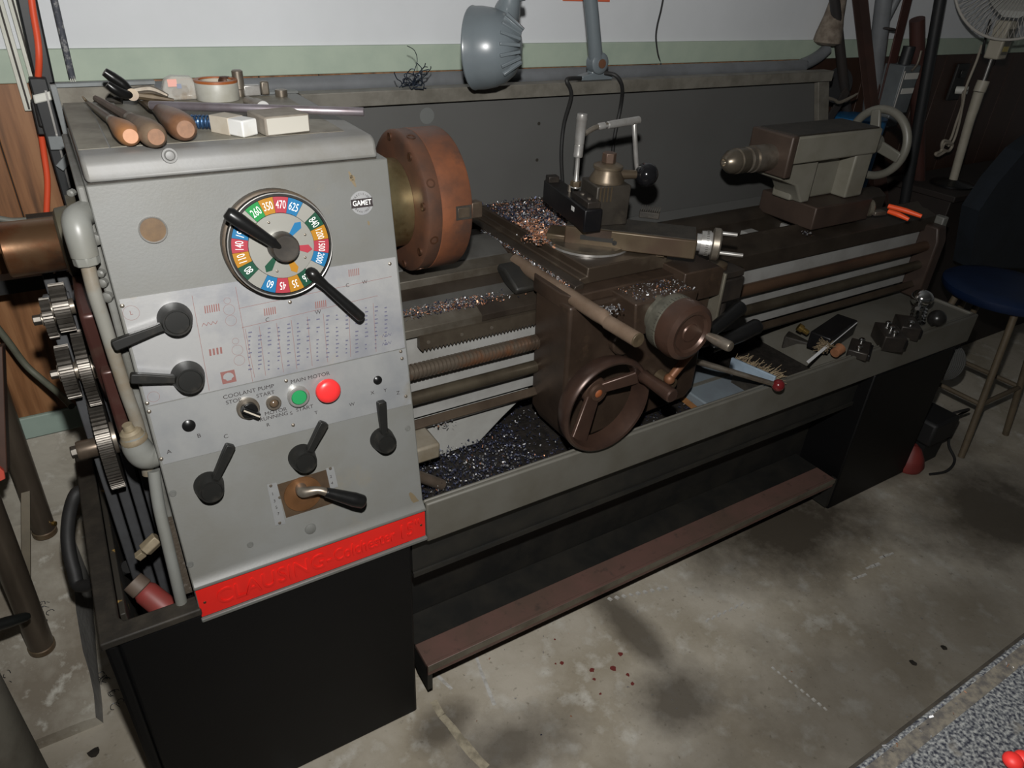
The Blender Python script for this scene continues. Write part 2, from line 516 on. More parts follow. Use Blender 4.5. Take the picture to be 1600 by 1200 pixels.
def floor_material():
    m = bpy.data.materials.new('oil_stained_concrete_floor')
    m.use_nodes = True
    nt = m.node_tree
    b = nt.nodes['Principled BSDF']
    b.inputs['Roughness'].default_value = 0.62
    N, K = nt.nodes.new, nt.links.new
    tc = N('ShaderNodeTexCoord')
    g = N('ShaderNodeNewGeometry')

    def noise(s, det=6, rough=.6):
        n = N('ShaderNodeTexNoise')
        n.inputs['Scale'].default_value = s
        n.inputs['Detail'].default_value = det
        n.inputs['Roughness'].default_value = rough
        K(g.outputs['Position'], n.inputs[0])
        return n.outputs['Fac']

    def rng(x, a, c, o0=0.0, o1=1.0):
        r = N('ShaderNodeMapRange')
        r.inputs[1].default_value, r.inputs[2].default_value = a, c
        r.inputs[3].default_value, r.inputs[4].default_value = o0, o1
        K(x, r.inputs[0])
        return r.outputs[0]

    def mixc(f, a, c):
        x = N('ShaderNodeMix')
        x.data_type = 'RGBA'
        K(f, x.inputs[0])
        for i, q in ((6, a), (7, c)):
            if isinstance(q, tuple):
                x.inputs[i].default_value = (*q, 1)
            else:
                K(q, x.inputs[i])
        return x.outputs[2]

    def math_(op, a, c):
        x = N('ShaderNodeMath')
        x.operation = op
        x.use_clamp = False
        for i, q in ((0, a), (1, c)):
            if isinstance(q, (int, float)):
                x.inputs[i].default_value = q
            else:
                K(q, x.inputs[i])
        return x.outputs[0]
    c = mixc(rng(noise(3.5), .40, .62), (.52, .475, .395), (.36, .315, .24))
    c = mixc(rng(noise(14), .52, .70), c, (.60, .575, .51))
    c = mixc(rng(noise(55, 3), .62, .74), c, (.28, .25, .195))
    # old oil stains, plus broad weaker patches darkening the right and near floor: (x, y, radius x, radius y, strength)
    warp = math_('MULTIPLY', math_('SUBTRACT', noise(4.5, 7, .68), .5), 1.5)
    sep = N('ShaderNodeSeparateXYZ')
    K(g.outputs['Position'], sep.inputs[0])
    tot = None
    for (sx, sy, rx, ry, st) in FLOOR_PATCHES:
        dx = math_('DIVIDE', math_('SUBTRACT', sep.outputs[0], sx), rx)
        dy = math_('DIVIDE', math_('SUBTRACT', sep.outputs[1], sy), ry)
        r = math_('POWER', math_('ADD', math_('MULTIPLY', dx, dx), math_('MULTIPLY', dy, dy)), .5)
        w = rng(math_('ADD', r, warp), .35, 1.25, st, 0.0)
        tot = w if tot is None else math_('MAXIMUM', tot, w)
    c = mixc(tot, c, (.075, .062, .046))
    K(c, b.inputs['Base Color'])
    bp = N('ShaderNodeBump')
    bp.inputs['Strength'].default_value = .25
    bp.inputs['Distance'].default_value = .004
    K(noise(35, 5), bp.inputs['Height'])
    K(bp.outputs[0], b.inputs['Normal'])
    return m


def floor_patch(px, py, rx, ry, st):
    p = U(px, py, 'z', 0)
    return (p.x, p.y, rx, ry, st)


FLOOR_PATCHES = [floor_patch(1235, 815, .46, .27, 1.0), floor_patch(1560, 800, .46, .30, .95), floor_patch(1065, 1095, .15, .12, .85), floor_patch(985, 980, .06, .25, .8), floor_patch(1340, 1090, .75, .26, .55),
          floor_patch(800, 1165, .18, .10, .8), floor_patch(1430, 700, .45, .22, .7), floor_patch(1480, 1000, .7, .30, .5), floor_patch(1150, 1160, .5, .14, .4), floor_patch(690, 1135, .09, .06, .8)]
struct('floor', B().box(-2.6, 5.2, -3.6, YW, -.05, 0), floor_material())
# back wall: white sheet above, boards below, footing at the bottom
wall = struct('wall_back', B().box(-2.6, 5.2, YW, YW + .1, ZS1 - .02, 2.9), WALLW)
struct('wall_left', B().box(-2.7, -2.6, -3.6, YW + .1, 0, 2.9), WALLW)
struct('wall_right', B().box(5.2, 5.3, -3.6, YW + .1, 0, 2.9), WALLW)
struct('wall_front', B().box(-2.6, 5.2, -3.7, -3.6, 0, 2.9), WALLW)
struct('ceiling', B().box(-2.7, 5.3, -3.7, YW + .1, 2.9, 3.0), WALLW)
struct('trim_1', B().box(-2.6, 5.2, YW - .012, YW, ZG0, ZG1), GREENT, bevel=.002)


def panel_mat():
    m = bpy.data.materials.new('brown_panelling_wood')
    m.use_nodes = True
    nt = m.node_tree
    b = nt.nodes['Principled BSDF']
    b.inputs['Roughness'].default_value = 0.5
    N, K = nt.nodes.new, nt.links.new
    tc, mp, oi = N('ShaderNodeTexCoord'), N('ShaderNodeMapping'), N('ShaderNodeObjectInfo')
    mp.inputs['Scale'].default_value = (1, 1, .07)
    K(tc.outputs['Object'], mp.inputs[0])
    ad = N('ShaderNodeVectorMath')
    K(mp.outputs[0], ad.inputs[0])
    K(oi.outputs['Random'], ad.inputs[1])
    n = N('ShaderNodeTexNoise')
    n.inputs['Scale'].default_value = 60
    n.inputs['Detail'].default_value = 8
    K(ad.outputs[0], n.inputs[0])
    r = N('ShaderNodeValToRGB')
    e = r.color_ramp.elements
    e[0].position, e[0].color = .30, (.10, .045, .018, 1)
    e[1].position, e[1].color = .62, (.30, .145, .062, 1)
    k = e.new(.5)
    k.color = (.235, .105, .042, 1)
    K(n.outputs['Fac'], r.inputs[0])
    K(r.outputs[0], b.inputs['Base Color'])
    return m


PANEL = panel_mat()
PANELD = mat('darker_brown_panelling', (.045, .022, .014), .5, 0, (.030, .015, .010), 12, stretch=(1, 1, .1))  # darker brown version of the boards, used for the right end
struct('trim_3', B().box(-2.6, 5.2, YW - .0035, YW - .0005, ZS1, ZG0), mat('dark_groove_backing', (.012, .007, .004), .8), label='dark backing behind the brown wall boards')
plank_me = None
PW = .20
nx = 0
x = -1.2
while x < 5.1:
    w = PW if nx % 3 else PW * .72
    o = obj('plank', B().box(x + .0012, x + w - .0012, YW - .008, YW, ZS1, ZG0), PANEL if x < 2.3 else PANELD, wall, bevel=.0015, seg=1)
    x += w
    nx += 1
struct('baseboard_back', B().box(-2.6, 5.2, YW - .016, YW, ZS0, ZS1), GREENB, bevel=.003)
struct('trim_2', B().prism([(YW - .02, 0), (YW + .1, 0), (YW + .1, ZS1 - .02), (YW, ZS1 - .02), (YW, ZS0), (YW - .006, ZS0)], -2.6, 5.2, 'x'), CONC,
       label='stained concrete footing below the green skirting board')
# concrete plinth left of the lathe, with a worn front and a darker side
b = B()
n = 10
y0 = .335


def ramp(y):
    return .035 + (y - y0) * .47


grid = []
for j in range(n + 1):
    y = y0 + (YW - .02 - y0) * j / n
    e = random.uniform(-.006, .006)
    xe = -.240 + .012 * j / n
    z = ramp(y)
    grid.append([(-1.5, y, 0), (-1.5, y, z), (-.9, y, z), (xe - .035, y, z + random.uniform(-.002, .002)), (xe - .008 + e, y, z - .006), (xe + e * .3, y, 0)])
for j in range(n):
    for k in range(5):
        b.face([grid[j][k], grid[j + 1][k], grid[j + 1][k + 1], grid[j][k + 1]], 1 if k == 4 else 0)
b.face(grid[0])
b.face(grid[-1][::-1])
bmesh.ops.remove_doubles(b.bm, verts=b.bm.verts[:], dist=.0005)
struct('trim_4', b, [CONC, CONCS], ang=.5, label='sloping concrete footing with a chipped edge left of the lathe')

# ================================================================== THE LATHE
lathe = thing('lathe', (1.2, .3, 0), 'large grey engine lathe with black cabinet base and red nameplate', 'lathe')


def part(name, b, m, par=None, **k):
    return obj(name, b, m, par or lathe, **k)


# ---- base cabinet with the open belt compartment on the left
XB0, XB1, YB1, ZB = -.14, .42, .60, .575
b = B()
b.box(XB0, XB0 + .02, 0, YB1, 0, ZB).box(XB0 + .02, XB1, 0, .02, 0, ZB).box(XB0 + .02, XB1, YB1 - .02, YB1, 0, ZB)
b.box(.0, XB1, .02, YB1 - .02, 0, ZB - .01).box(XB0 + .02, 0, .02, YB1 - .02, .0, .02)
part('base_cabinet', b, BLACKP, bevel=.006)
b = B()
b.prism([(XB0 - .004, -.004), (.016, -.004), (.016, .034), (-.102, .034), (-.110, .046), (-.110, YB1 - .04), (.0, YB1 - .04), (.0, YB1), (XB0 - .004, YB1)], ZB, ZB + .016, 'z')
part('cabinet_rim', b, GRIMEDARK, bevel=.003, label='grime-covered rim of the open belt compartment')
b = B().box(-.110, -.100, .07, YB1 - .04, .30, ZB - .004)
part('compartment_flange', b, mat('flaked_yellow_edge', (.03, .026, .020), .6, 0, (.34, .21, .06), 26, .60, .64, bump=.1), bevel=.002)
part('motor_plate', B().box(-.045, -.004, .43, .44, .30, .80), YELLOWP)
part('compartment_back_plate', B().box(-.096, -.002, YB1 - .05, YB1 - .022, .03, ZB), YELLOWP)
part('compartment_side_plate', B().box(-.012, -.002, .06, YB1 - .06, .03, ZB - .02), YELLOWP)
# belts and the motor pulley down in the compartment
for k in range(4):
    xx = -.078 + k * .021
    b = B()
    for yy, zz, y2, z2 in ((.235, .20, .275, 1.10), (.41, .20, .42, 1.10)):
        d = V((0, y2 - yy, z2 - zz)).normalized()
        s = V((0, d.z, -d.y))
        a, e = V((xx, yy, zz)), V((xx, y2, z2))
        b.obox((a + e) / 2, (X, s, d), (.0085, .0055, (e - a).length / 2))
    part('drive_belt', b, BELTG, bevel=.002, seg=1)
b = B()
b.rev([(0, .085), (.004, .095), (.012, .085), (.02, .095), (.03, .085), (.04, .095), (.05, .085), (.06, .095), (.07, .085), (.08, .095), (.085, .09)], (-.092, .325, .2), X, 32)
part('motor_pulley', b, DULLSTEEL)

# ---- headstock casting: leaning front, ledge and channel for the nameplate
XH0, XH1 = .012, .4545


def fp(z, off=0):                                      # y of the leaning panel at height z
    return (z - .567) * .167 - off


b = B()
prof = [(.52, .585), (.52, 1.3055), (fp(1.3055), 1.3055), (fp(.652), .652), (-.001, .6385), (-.001, .633), (.003, .633), (.003, .5665), (-.006, .5665), (-.006, .558), (.02, .558), (.02, .585)]
b.prism(prof, XH0, XH1, 'x')
hs = part('headstock_casting', b, GRAY, bevel=.0025, seg=2)
part('nameplate', B().box(XH0 + .002, XH1 - .003, -.0005, .003, .568, .6315), REDP, label='red enamelled maker nameplate with raised red lettering')
NP = [o for o in bpy.data.objects if o.name == 'nameplate'][0]
zc = .5995
text('lettering', 'CLAUSING-', .052, (.150, -.0006, zc), X, Z, REDP, NP, .0022, sx=.80, label='raised red capitals')
text('lettering', 'Colchester', .043, (.322, -.0006, zc), X, Z, REDP, NP, .0022, sx=.66, label='raised red letters')
text('lettering', '15"', .050, (.416, -.0006, zc), X, Z, REDP, NP, .0022, sx=.72, label='raised red number')
for xx in (XH0 + .012, XH1 - .012):
    part('plate_screw', B().rev([(0, .0028), (.001, .0022), (.0016, 0)], (xx, -.0005, .60), -Y, 10), RUSTD, NP)

# top cover with rounded front edge
b = B()
fy = fp(1.311) + .004
r = .020
pr = [(.56, 1.3072), (fy - .003, 1.3072), (fy + .004, 1.340 - r)]
for k in range(1, 6):
    a = PI / 2 * k / 5
    pr.append((fy + .004 + r * (1 - math.cos(a)), 1.340 - r + r * math.sin(a)))
pr += [(.56, 1.340)]
b.prism(pr, XH0 + .002, XH1 - .014, 'x')
cover = part('headstock_cover', b, GRAYTOP, bevel=.006, seg=3)
part('cover_gasket', B().box(XH0 + .004, XH1 - .018, fp(1.307) + .003, .52, 1.3050, 1.3075), GRIMEDARK, cover)
part('cover_tread', B().box(XH0 + .045, XH1 - .05, fy + .055, .54, 1.3400, 1.3408), GRIMY, cover, label='oily recessed mat on the headstock top')
part('cover_strip', B().box(XH0 + .004, XH0 + .043, fy + .055, .555, 1.3398, 1.3406), GRIMY, cover)
b = B()
b.rev([(0, .0108), (.0022, .0103), (.0022, .0078), (.0014, .007), (.004, .0058), (.005, 0)], U(265, 243, 'y', fy + .004), -Y + Z * .15, 22)
part('cover_bolt', b, GRAYTOP, cover)
part('lifting_plug', B().rev([(0, .012), (.012, .012), (.014, 0)], U(440, 150, 'z', 1.341), Z, 16), DULLSTEEL, cover)


# ---- the plates on the leaning front
def plate(name, quad, thick, m, par=None, **k):
    b = B()
    q = [p + PN * .0002 for p in quad]
    h = [p + PN * (thick + .0002) for p in quad]
    b.face(q[::-1]).face(h)
    for i in range(4):
        b.face([q[i], q[(i + 1) % 4], h[(i + 1) % 4], h[i]])
    bmesh.ops.remove_doubles(b.bm, verts=b.bm.verts[:], dist=.00002)
    return part(name, b, m, par, **k)


def PL(x, z):                                          # panel point at x and height z
    return V((x, fp(z), z))


chart = plate('feed_chart_plate', [PL(.0165, .977), PL(.450, .977), PL(.450, 1.143), PL(.0165, 1.146)], .0012, ALUSH, label='bright engraved feed and thread chart')
ctrl = plate('control_plate', [PL(.0165, .874), PL(.451, .864), PL(.451, .975), PL(.0165, .975)], .0010, ALU, label='aluminium switch plate')
for px, py, p_ in ((191, 478, chart), (609, 412, chart), (453, 472, chart), (230, 630, chart), (626, 549, chart), (233, 643, ctrl), (252, 717, ctrl), (628, 560, ctrl), (634, 619, ctrl), (458, 664, ctrl), (447, 595, ctrl)):
    part('plate_screw', B().rev([(0, .0034), (.0018, .0028), (.0026, .0012), (.0028, 0)], L(px, py, .001), PN, 10), DULLSTEEL, p_)


# printing: rules, symbols and tiny figures of the chart
def bar2(b, p, q, w):
    d = (q - p).normalized()
    s = PN.cross(d).normalized() * (w / 2)
    b.face([p - s, q - s, q + s, p + s])


def LP(px, py):
    return L(px, py, .0016)


b = B()
for (a, c) in (((300, 462), (327, 610)), ((368, 448), (395, 597)), ((373, 482), (612, 432)), ((378, 512), (590, 462)), ((383, 514), (398, 590)), ((405, 510), (415, 587)),
               ((432, 505), (443, 582)), ((455, 500), (464, 577)), ((480, 495), (488, 572)), ((505, 490), (512, 566)), ((545, 482), (548, 558)), ((583, 474), (588, 550))):
    bar2(b, LP(*a), LP(*c), .0006)
part('chart_rules', b, REDPRINT, chart, flat=True, kind='stuff')
b = B()
rr = random.Random(3)
for i in range(11):
    for j in range(15):
        fx = 388 + j * 15.2
        fy_ = 520 + i * 6.4 - (fx - 388) * .213 + (2 if j % 2 else 0)
        if rr.random() < .14:
            continue
        p = LP(fx, fy_)
        bar2(b, p, p + X * rr.choice((.0030, .0044, .0058)), .0022)
part('chart_figures', b, GREYPRINT, chart, flat=True, kind='stuff')


def hatch(px, py, m, n=6, h=.012, w=.0016, sp=.0034):
    b = B()
    p = LP(px, py)
    for k in range(n):
        q = p + X * (k * sp)
        bar2(b, q - PU * h / 2, q + PU * h / 2 + X * .001, w)
    part('chart_symbol', b, m, chart, flat=True)


hatch(320, 484, REDPRINT, 7)
hatch(413, 488, REDPRINT)
hatch(493, 477, REDPRINT)
hatch(545, 427, REDPRINT)
hatch(328, 551, REDPRINT, 4, .011, .003, .0055)
for px, py, sz, m in ((315, 508, .024, REDPRINT), (597, 525, .018, GREYPRINT), (597, 538, .018, GREYPRINT)):
    b = B()
    p = LP(px, py)
    z = [p + X * (k * sz / 7) + PU * (.0025 if k % 2 else -.0025) for k in range(8)]
    for k in range(7):
        bar2(b, z[k], z[k + 1], .0008)
    part('chart_symbol', b, m, chart, flat=True)
for px, py, rad in ((355, 470, .005), (358, 484, .0085), (361, 501, .0085), (368, 533, .005), (371, 547, .0085), (374, 563, .0085), (205, 489, .011), (240, 620, .0085)):
    b = B()
    c = LP(px, py)
    for k in range(20):
        a0, a1 = 2 * PI * k / 20, 2 * PI * (k + 1) / 20
        bar2(b, c + (X * math.cos(a0) + PU * math.sin(a0)) * rad, c + (X * math.cos(a1) + PU * math.sin(a1)) * rad, .0004)
    part('chart_symbol', b, REDPRINT, chart, flat=True)
b = B()
c = LP(357, 589)
b.face([c - X * .011 - PU * .0105, c + X * .011 - PU * .0105, c + X * .011 + PU * .0105, c - X * .011 + PU * .0105])
part('chart_symbol', b, REDPRINT, chart, flat=True, label='faded red square with a pale shell emblem')
b = B()
c = c + PN * .0003
shell = [(-.0035, -.006), (.0035, -.006), (.0045, -.0035), (.0085, -.001), (.0075, .0035), (.0045, .0065), (0, .0075), (-.0045, .0065), (-.0075, .0035), (-.0085, -.001), (-.0045, -.0035)]
b.face([c + X * s + PU * t for s, t in shell])
part('chart_symbol', b, ALUSH, chart, flat=True, label='pale shell emblem')
for s, px, py, sz, m in (('L', 205, 489, .009, REDPRINT), ('C', 418, 500, .010, BLACKPRINT), ('W', 497, 488, .010, BLACKPRINT), ('C', 543, 446, .009, BLACKPRINT), ('W', 570, 441, .009, BLACKPRINT)):
    text('chart_letter', s, sz, LP(px, py), X, PU, m, chart)
for s, px, py, sz in (('COOLANT PUMP', 389, 612, .0098), ('STOP', 365, 627, .0095), ('START', 415, 616, .0095), ('MOTOR', 431, 643, .0095), ('RUNNING', 428, 651, .0095),
                      ('MAIN MOTOR', 485, 590, .0098), ('START', 476, 638, .0095), ('S', 455, 646, .009), ('T', 494, 645, .009), ('R', 419, 664, .009), ('W', 550, 632, .009),
                      ('X', 582, 614, .0095), ('Y', 602, 610, .0095), ('Z', 622, 614, .0095), ('B', 311, 681, .010), ('A', 264, 706, .010), ('C', 353, 682, .010)):
    text('plate_lettering', s, sz, L(px, py, .0014), X, PU, BLACKPRINT, ctrl, sx=1.1)

# switch gear
C = lambda px, py, off=0.0: L(px, py, off)
b = B()
c = C(387, 637, .001)
b.rev([(0, .0185), (.006, .0185), (.008, .0165), (.008, .0145)], c, PN, 30)
sw = part('coolant_switch', b, DULLSTEEL)
b = B()
b.rev([(0, .0135), (.012, .0132), (.013, 0)], c + PN * .006, PN, 26)
a = math.radians(-38)
dl = X * math.cos(a) + PU * math.sin(a)
b.obox(c + PN * .022, (dl, PN.cross(dl), PN), (.0155, .0045, .006))
part('switch_knob', b, BAKE, sw, bevel=.001)
part('switch_pointer', B().obox(c + PN * .0284 + dl * .001, (dl, PN.cross(dl), PN), (.0145, .0013, .0005)), CREAMP, sw)
c = C(427, 629, .001)
lm = part('indicator_lamp', B().rev([(0, .0125), (.005, .0125), (.007, .011), (.007, .008), (.003, .0075)], c, PN, 24, cap=False), DULLSTEEL)
part('lamp_lens', B().ball(c + PN * .004, .0075, 16, PN, .7), mat('smoky_amber_lens', (.10, .07, .045), .15, coat=.4), lm)
c = C(465, 618, .001)
gb = part('start_button', B().rev([(0, .0185), (.009, .0185), (.011, .0165), (.011, .0135), (.006, .013)], c, PN, 30, cap=False), STEEL)
part('button_cap', B().rev([(0, .0132), (.009, .0132), (.0105, .012), (.0108, 0)], c + PN * .001, PN, 28), GREENBTN, gb)
c = C(513, 611, .012)
rb = part('stop_button', B().rev([(-.012, .012), (-.004, .012), (-.004, .0215), (.003, .0215), (.006, .019), (.0085, .012), (.0092, 0)], c, PN, 32), REDBTN, label='large red mushroom button')
for px, py, rr_ in ((590, 594, .0085), (295, 665, .0105)):
    part('blank_plug', B().rev([(0, rr_), (.002, rr_ * .95), (.0045, rr_ * .55), (.005, 0)], C(px, py, .001), PN, 20), BAKE)

# sight glass and maker badge
sg = part('sight_glass_bezel', B().rev([(0, .0195), (.003, .0195), (.004, .0185), (.003, .0172), (.001, .0168)], C(239, 359), PN, 36, cap=False), STEEL)
part('sight_glass', B().rev([(0, .0172), (.002, .0172), (.0022, 0)], C(239, 359), PN, 30), mat('brown_oil_glass', (.16, .105, .06), .25, 0, (.11, .075, .05), 30, coat=.3), sg)
c = C(565, 317)
bd = part('round_badge', B().rev([(0, .0195), (.0012, .0195), (.0014, 0)], c, PN, 36), ALUSH, label='round silver badge with black band')
bc = c + PN * .0017
b = B()
b.face([bc - X * .0188 - PU * .0072, bc + X * .0188 - PU * .0072, bc + X * .0188 + PU * .0072, bc - X * .0188 + PU * .0072])
part('badge_band', b, BLACKPRINT, bd, flat=True)
text('badge_lettering', 'GAMET', .0118, bc + PN * .0004, X, PU, WHITEPRINT, bd, sx=.84, bold=.0002)
for word, a0, up in (('PRECISION', 90, 1), ('BEARINGS', 270, -1)):
    for i, ch in enumerate(word):
        a = math.radians(a0 + (-(i - (len(word) - 1) / 2) * 15) * up)
        e = X * math.cos(a) + PU * math.sin(a)
        text('badge_lettering', ch, .0045, bc + e * .0145 + PN * .0003, (PU.cross(PN) * 0 + (X * math.sin(a) - PU * math.cos(a)) * up), e * up, BLACKPRINT, bd)
for px, py in ((270, 771), (391, 851), (297, 882), (637, 669), (650, 850)):
    if px < 645:
        part('casing_screw', B().rev([(0, .0058), (.0012, .0056), (.0014, .004), (.0006, .0036), (.0006, 0)], C(px, py), PN, 16), GRAY)
part('casing_plug', B().rev([(0, .0105), (.002, .0102), (.0035, .006), (.004, 0)], C(485, 826), PN, 20), GRAY)

STAIN = mat('rusty_drip_stain', (.17, .125, .065), .6, 0, (.14, .12, .085), 30)
for k, (pa, pb, w) in enumerate((((545, 268), (556, 292), .006), ((548, 274), (553, 284), .010), ((634, 560), (636, 600), .006), ((640, 770), (655, 790), .012), ((575, 345), (577, 352), .004))):
    b = B()
    a_, e_ = L(*pa, .0003), L(*pb, .0003)
    d = (e_ - a_).normalized()
    s_ = PN.cross(d)
    n_ = 7
    lt = [a_.lerp(e_, i / n_) - s_ * w * (.2 + .3 * math.sin(PI * i / n_) * random.uniform(.7, 1.2)) for i in range(n_ + 1)]
    rt = [a_.lerp(e_, i / n_) + s_ * w * (.2 + .3 * math.sin(PI * i / n_) * random.uniform(.7, 1.2)) for i in range(n_ + 1)]
    for i in range(n_):
        b.face([lt[i], rt[i], rt[i + 1], lt[i + 1]])
    part('rust_stain', b, STAIN, hs, flat=True)

# ---- speed dial
DO = .034
dc = C(440, 384, DO)
DR = .0795
dial = part('speed_dial', B().rev([(-DO + .021, .0800), (-.010, .0795), (-.001, .0795), (.002, .0780), (.002, .0752), (-.001, .0748), (-.001, 0)], dc, PN, 56), [BAKEW],
            label='round speed selector dial')
part('dial_housing', B().rev([(-DO + .0005, .0840), (-DO + .018, .0840), (-DO + .020, .0815)], dc, PN, 56), mat('brown_grimy_dial_housing', (.10, .075, .05), .5, .3, (.05, .036, .026), 20), dial)


def dpt(ang, rad, off):
    a = math.radians(ang)
    return dc + (X * math.sin(a) + PU * math.cos(a)) * rad + PN * off


SECT = [('260', 'g'), ('350', 'o'), ('470', 'r'), ('625', 'b'), ('', 's'), ('840', 'd'), ('1200', 'o'), ('1500', 'r'), ('2000', 'b'), ('', 's'),
        ('26', 'd'), ('35', 'o'), ('45', 'r'), ('60', 'b'), ('', 's'), ('80', 'd'), ('110', 'o'), ('140', 'r'), ('190', 'b'), ('', 's')]
for k, (s, cc) in enumerate(SECT):
    a = -28 + 18 * k
    b = B()
    pts = [dpt(a - 8.8 + 17.6 * i / 4, .0742, .0002) for i in range(5)] + [dpt(a + 8.8 - 17.6 * i / 4, .0505, .0002) for i in range(5)]
    top = [p + PN * .0008 for p in pts]
    b.face(pts[::-1]).face(top)
    for i in range(10):
        b.face([pts[i], pts[(i + 1) % 10], top[(i + 1) % 10], top[i]])
    part('dial_sector', b, DIALC[cc], dial, flat=True)
    if s:
        e = (dpt(a, 1, 0) - dc).normalized()
        text('dial_number', s, .0175 if len(s) < 4 else .0150, dpt(a, .0620, .0014), X * math.cos(math.radians(a)) - PU * math.sin(math.radians(a)), e, WHITEPRINT, dial, sx=.58, bold=.0)
part('dial_rim', B().torus(dc + PN * .0012, PN, .0792, .0011, 56, 8), STEEL, dial)
part('dial_face', B().rev([(.0002, .0498), (.0022, .0498), (.0024, 0)], dc, PN, 48), DIALSILV, dial)
for a, cc in ((46, 'b'), (104, 'r'), (160, 'o'), (220, 'd')):
    b = B()
    ar = [dpt(a - 8, .022, .0030), dpt(a - 9, .041, .0030), dpt(a, .0475, .0030), dpt(a + 9, .041, .0030), dpt(a + 8, .022, .0030)]
    b.face(ar)
    part('dial_arrow', b, DIALC[cc], dial, flat=True)
for a in (-20, 72, 125, 200):
    part('dial_rivet', B().ball(dpt(a, .040, .0024), .0021, 10, PN, .7), DULLSTEEL, dial)
HO = .026
part('dial_hub', B().rev([(0, .023), (HO - .004, .0215), (HO, .019), (HO, .016), (HO - .002, 0)], dc + PN * .002, PN, 32), mat('dark_hub', (.03, .026, .022), .42, .2, (.05, .042, .033), 26), dial)
# upper black lever from the hub, lower lever from the rim
p0 = dc + PN * .020 + (X * -.30 + PU * .1) * .03
tipo = .058
p3 = L(353, 331, tipo)
p1 = p0.lerp(p3, .30) + PN * .006
p2 = p0.lerp(p3, .75) + PN * .004
part('dial_lever', B().tube([p0, p1, p2, p3 - (p3 - p2).normalized() * .006, p3], [.0075, .0085, .0110, .0108, .007], 14), BAKE, dial, label='long black lever from the dial hub')
p0, p3 = L(489, 429, .036), L(566, 497, .040)
part('dial_lever', B().tube([L(484, 425, .030), p0, p0.lerp(p3, .25), p0.lerp(p3, .75), p3 - (p3 - p0) * .04, p3], [.009, .0105, .0072, .0088, .0088, .006], 14), BAKE, dial,
     label='black lever pointing down from the dial rim')


# ---- control levers: conical boss, flat flared arm
def lever(pxb, pyb, pxt, pyt, r=.0225, h=.030):
    c = C(pxb, pyb)
    b = B()
    b.rev([(0, r * 1.12), (.004, r * 1.12), (h * .75, r * .98), (h, r * .90), (h, r * .78), (h - .0016, r * .74), (h - .0012, 0)], c, PN, 30)
    lv = part('control_lever', b, BAKEW)
    t = L(pxt, pyt, h * .62)
    o = c + PN * h * .55
    d = t - o
    ln = d.length
    d.normalize()
    nn = PN
    d = (d - nn * d.dot(nn)).normalized()
    s = nn.cross(d)
    pts = [(r * .5, -.0068), (ln * .35, -.0062), (ln * .8, -.0080), (ln * .97, -.0080), (ln, -.0060), (ln, .0060), (ln * .97, .0080), (ln * .8, .0080), (ln * .35, .0062), (r * .5, .0068)]
    part('lever_arm', B().oprism(o - nn * .006, d, s, nn, pts, .0135), BAKEW, lv, bevel=.0018)


lever(273, 497, 176, 541)
lever(293, 587, 203, 591)
lever(326, 757, 361, 695, .0215)
lever(471, 713, 507, 660, .0215)
lever(596, 685, 596, 627, .0205)

# ---- gear selector in its cut-out
q = [L(*p) for p in ((447, 809), (521, 786), (512, 733), (433, 757))]
cut = plate('selector_recess', q, .0004, mat('brown_oiled_recess', (.10, .065, .038), .45, .3, (.06, .04, .026), 16), label='oily brown selector opening')
c = C(473, 771, .0008)
part('selector_disc', B().rev([(0, .034), (.003, .034), (.0035, .020), (.006, .016), (.009, 0)], c, PN, 36), mat('orange_brown_disc', (.22, .105, .045), .38, .5, (.14, .07, .03), 14), cut)
for quad in (((417, 757), (432, 754), (446, 818), (430, 821)), ((509, 732), (521, 729), (528, 760), (516, 764))):
    pq = plate('index_plate', [L(*p) for p in (quad[3], quad[2], quad[1], quad[0])], .0009, ALU, cut)
for s, px, py in (('1', 426, 772), ('3', 429, 783), ('5', 432, 793), ('7', 435, 803), ('2', 517, 745), ('4', 519, 755)):
    text('index_number', s, .0085, L(px, py, .0015), X, PU, BLACKPRINT, cut)
for px, py in ((423, 759), (437, 817), (516, 732), (437, 777)):
    part('index_screw', B().rev([(0, .003), (.0015, .0025), (.002, 0)], L(px, py, .001), PN, 10), DULLSTEEL, cut)
p0 = C(470, 762, .004)
sl = part('selector_lever', B().tube([p0, p0 + PN * .018, L(497, 766, .034), L(512, 770, .040)], [.010, .0105, .007, .0075], 16), DULLSTEEL)
p1, p2 = L(509, 769, .040), L(571, 785, .052)
part('lever_grip', B().tube([p1, p1.lerp(p2, .1), p1.lerp(p2, .7), p1.lerp(p2, .93), p2], [.0085, .0095, .0135, .0125, .006], 18), BAKE, sl)

# ---- left end: quadrant, change gears, spindle tube, flexible conduit
part('end_plate', B().prism([(.08, .60), (.50, .60), (.50, 1.30), (.145, 1.30), (.10, .98)], .001, XH0, 'x'), BEDGRAYD, bevel=.003)
ys, zs = .34, 1.159
part('spindle_flange', B().rev([(0, .076), (.014, .076), (.014, .060), (.034, .057), (.038, .050)], (-.004, ys, zs), -X, 40), mat('oily_olive_casting', (.105, .095, .065), .5, .2, (.06, .05, .036), 12))
part('spindle_tube', B().rev([(0, .047), (.030, .046), (.034, .044), (.114, .044), (.116, .042), (.116, .034), (.07, .033)], (-.006, ys, zs), -X, 40, cap=False), BRONZE)
part('quadrant_boss', B().rev([(0, .060), (.022, .060), (.026, .054), (.026, 0)], (-.014, .205, 1.065), -X, 36), mat('grey_brown_boss', (.15, .135, .115), .4, .2, (.09, .055, .042), 7, .45, .62, bump=.06))
qd = part('gear_quadrant', B().prism([(.13, 1.115), (.20, 1.13), (.33, 1.11), (.33, .92), (.26, .90), (.20, .93), (.15, .99)], -.040, -.016, 'x'), MAROON, bevel=.006)
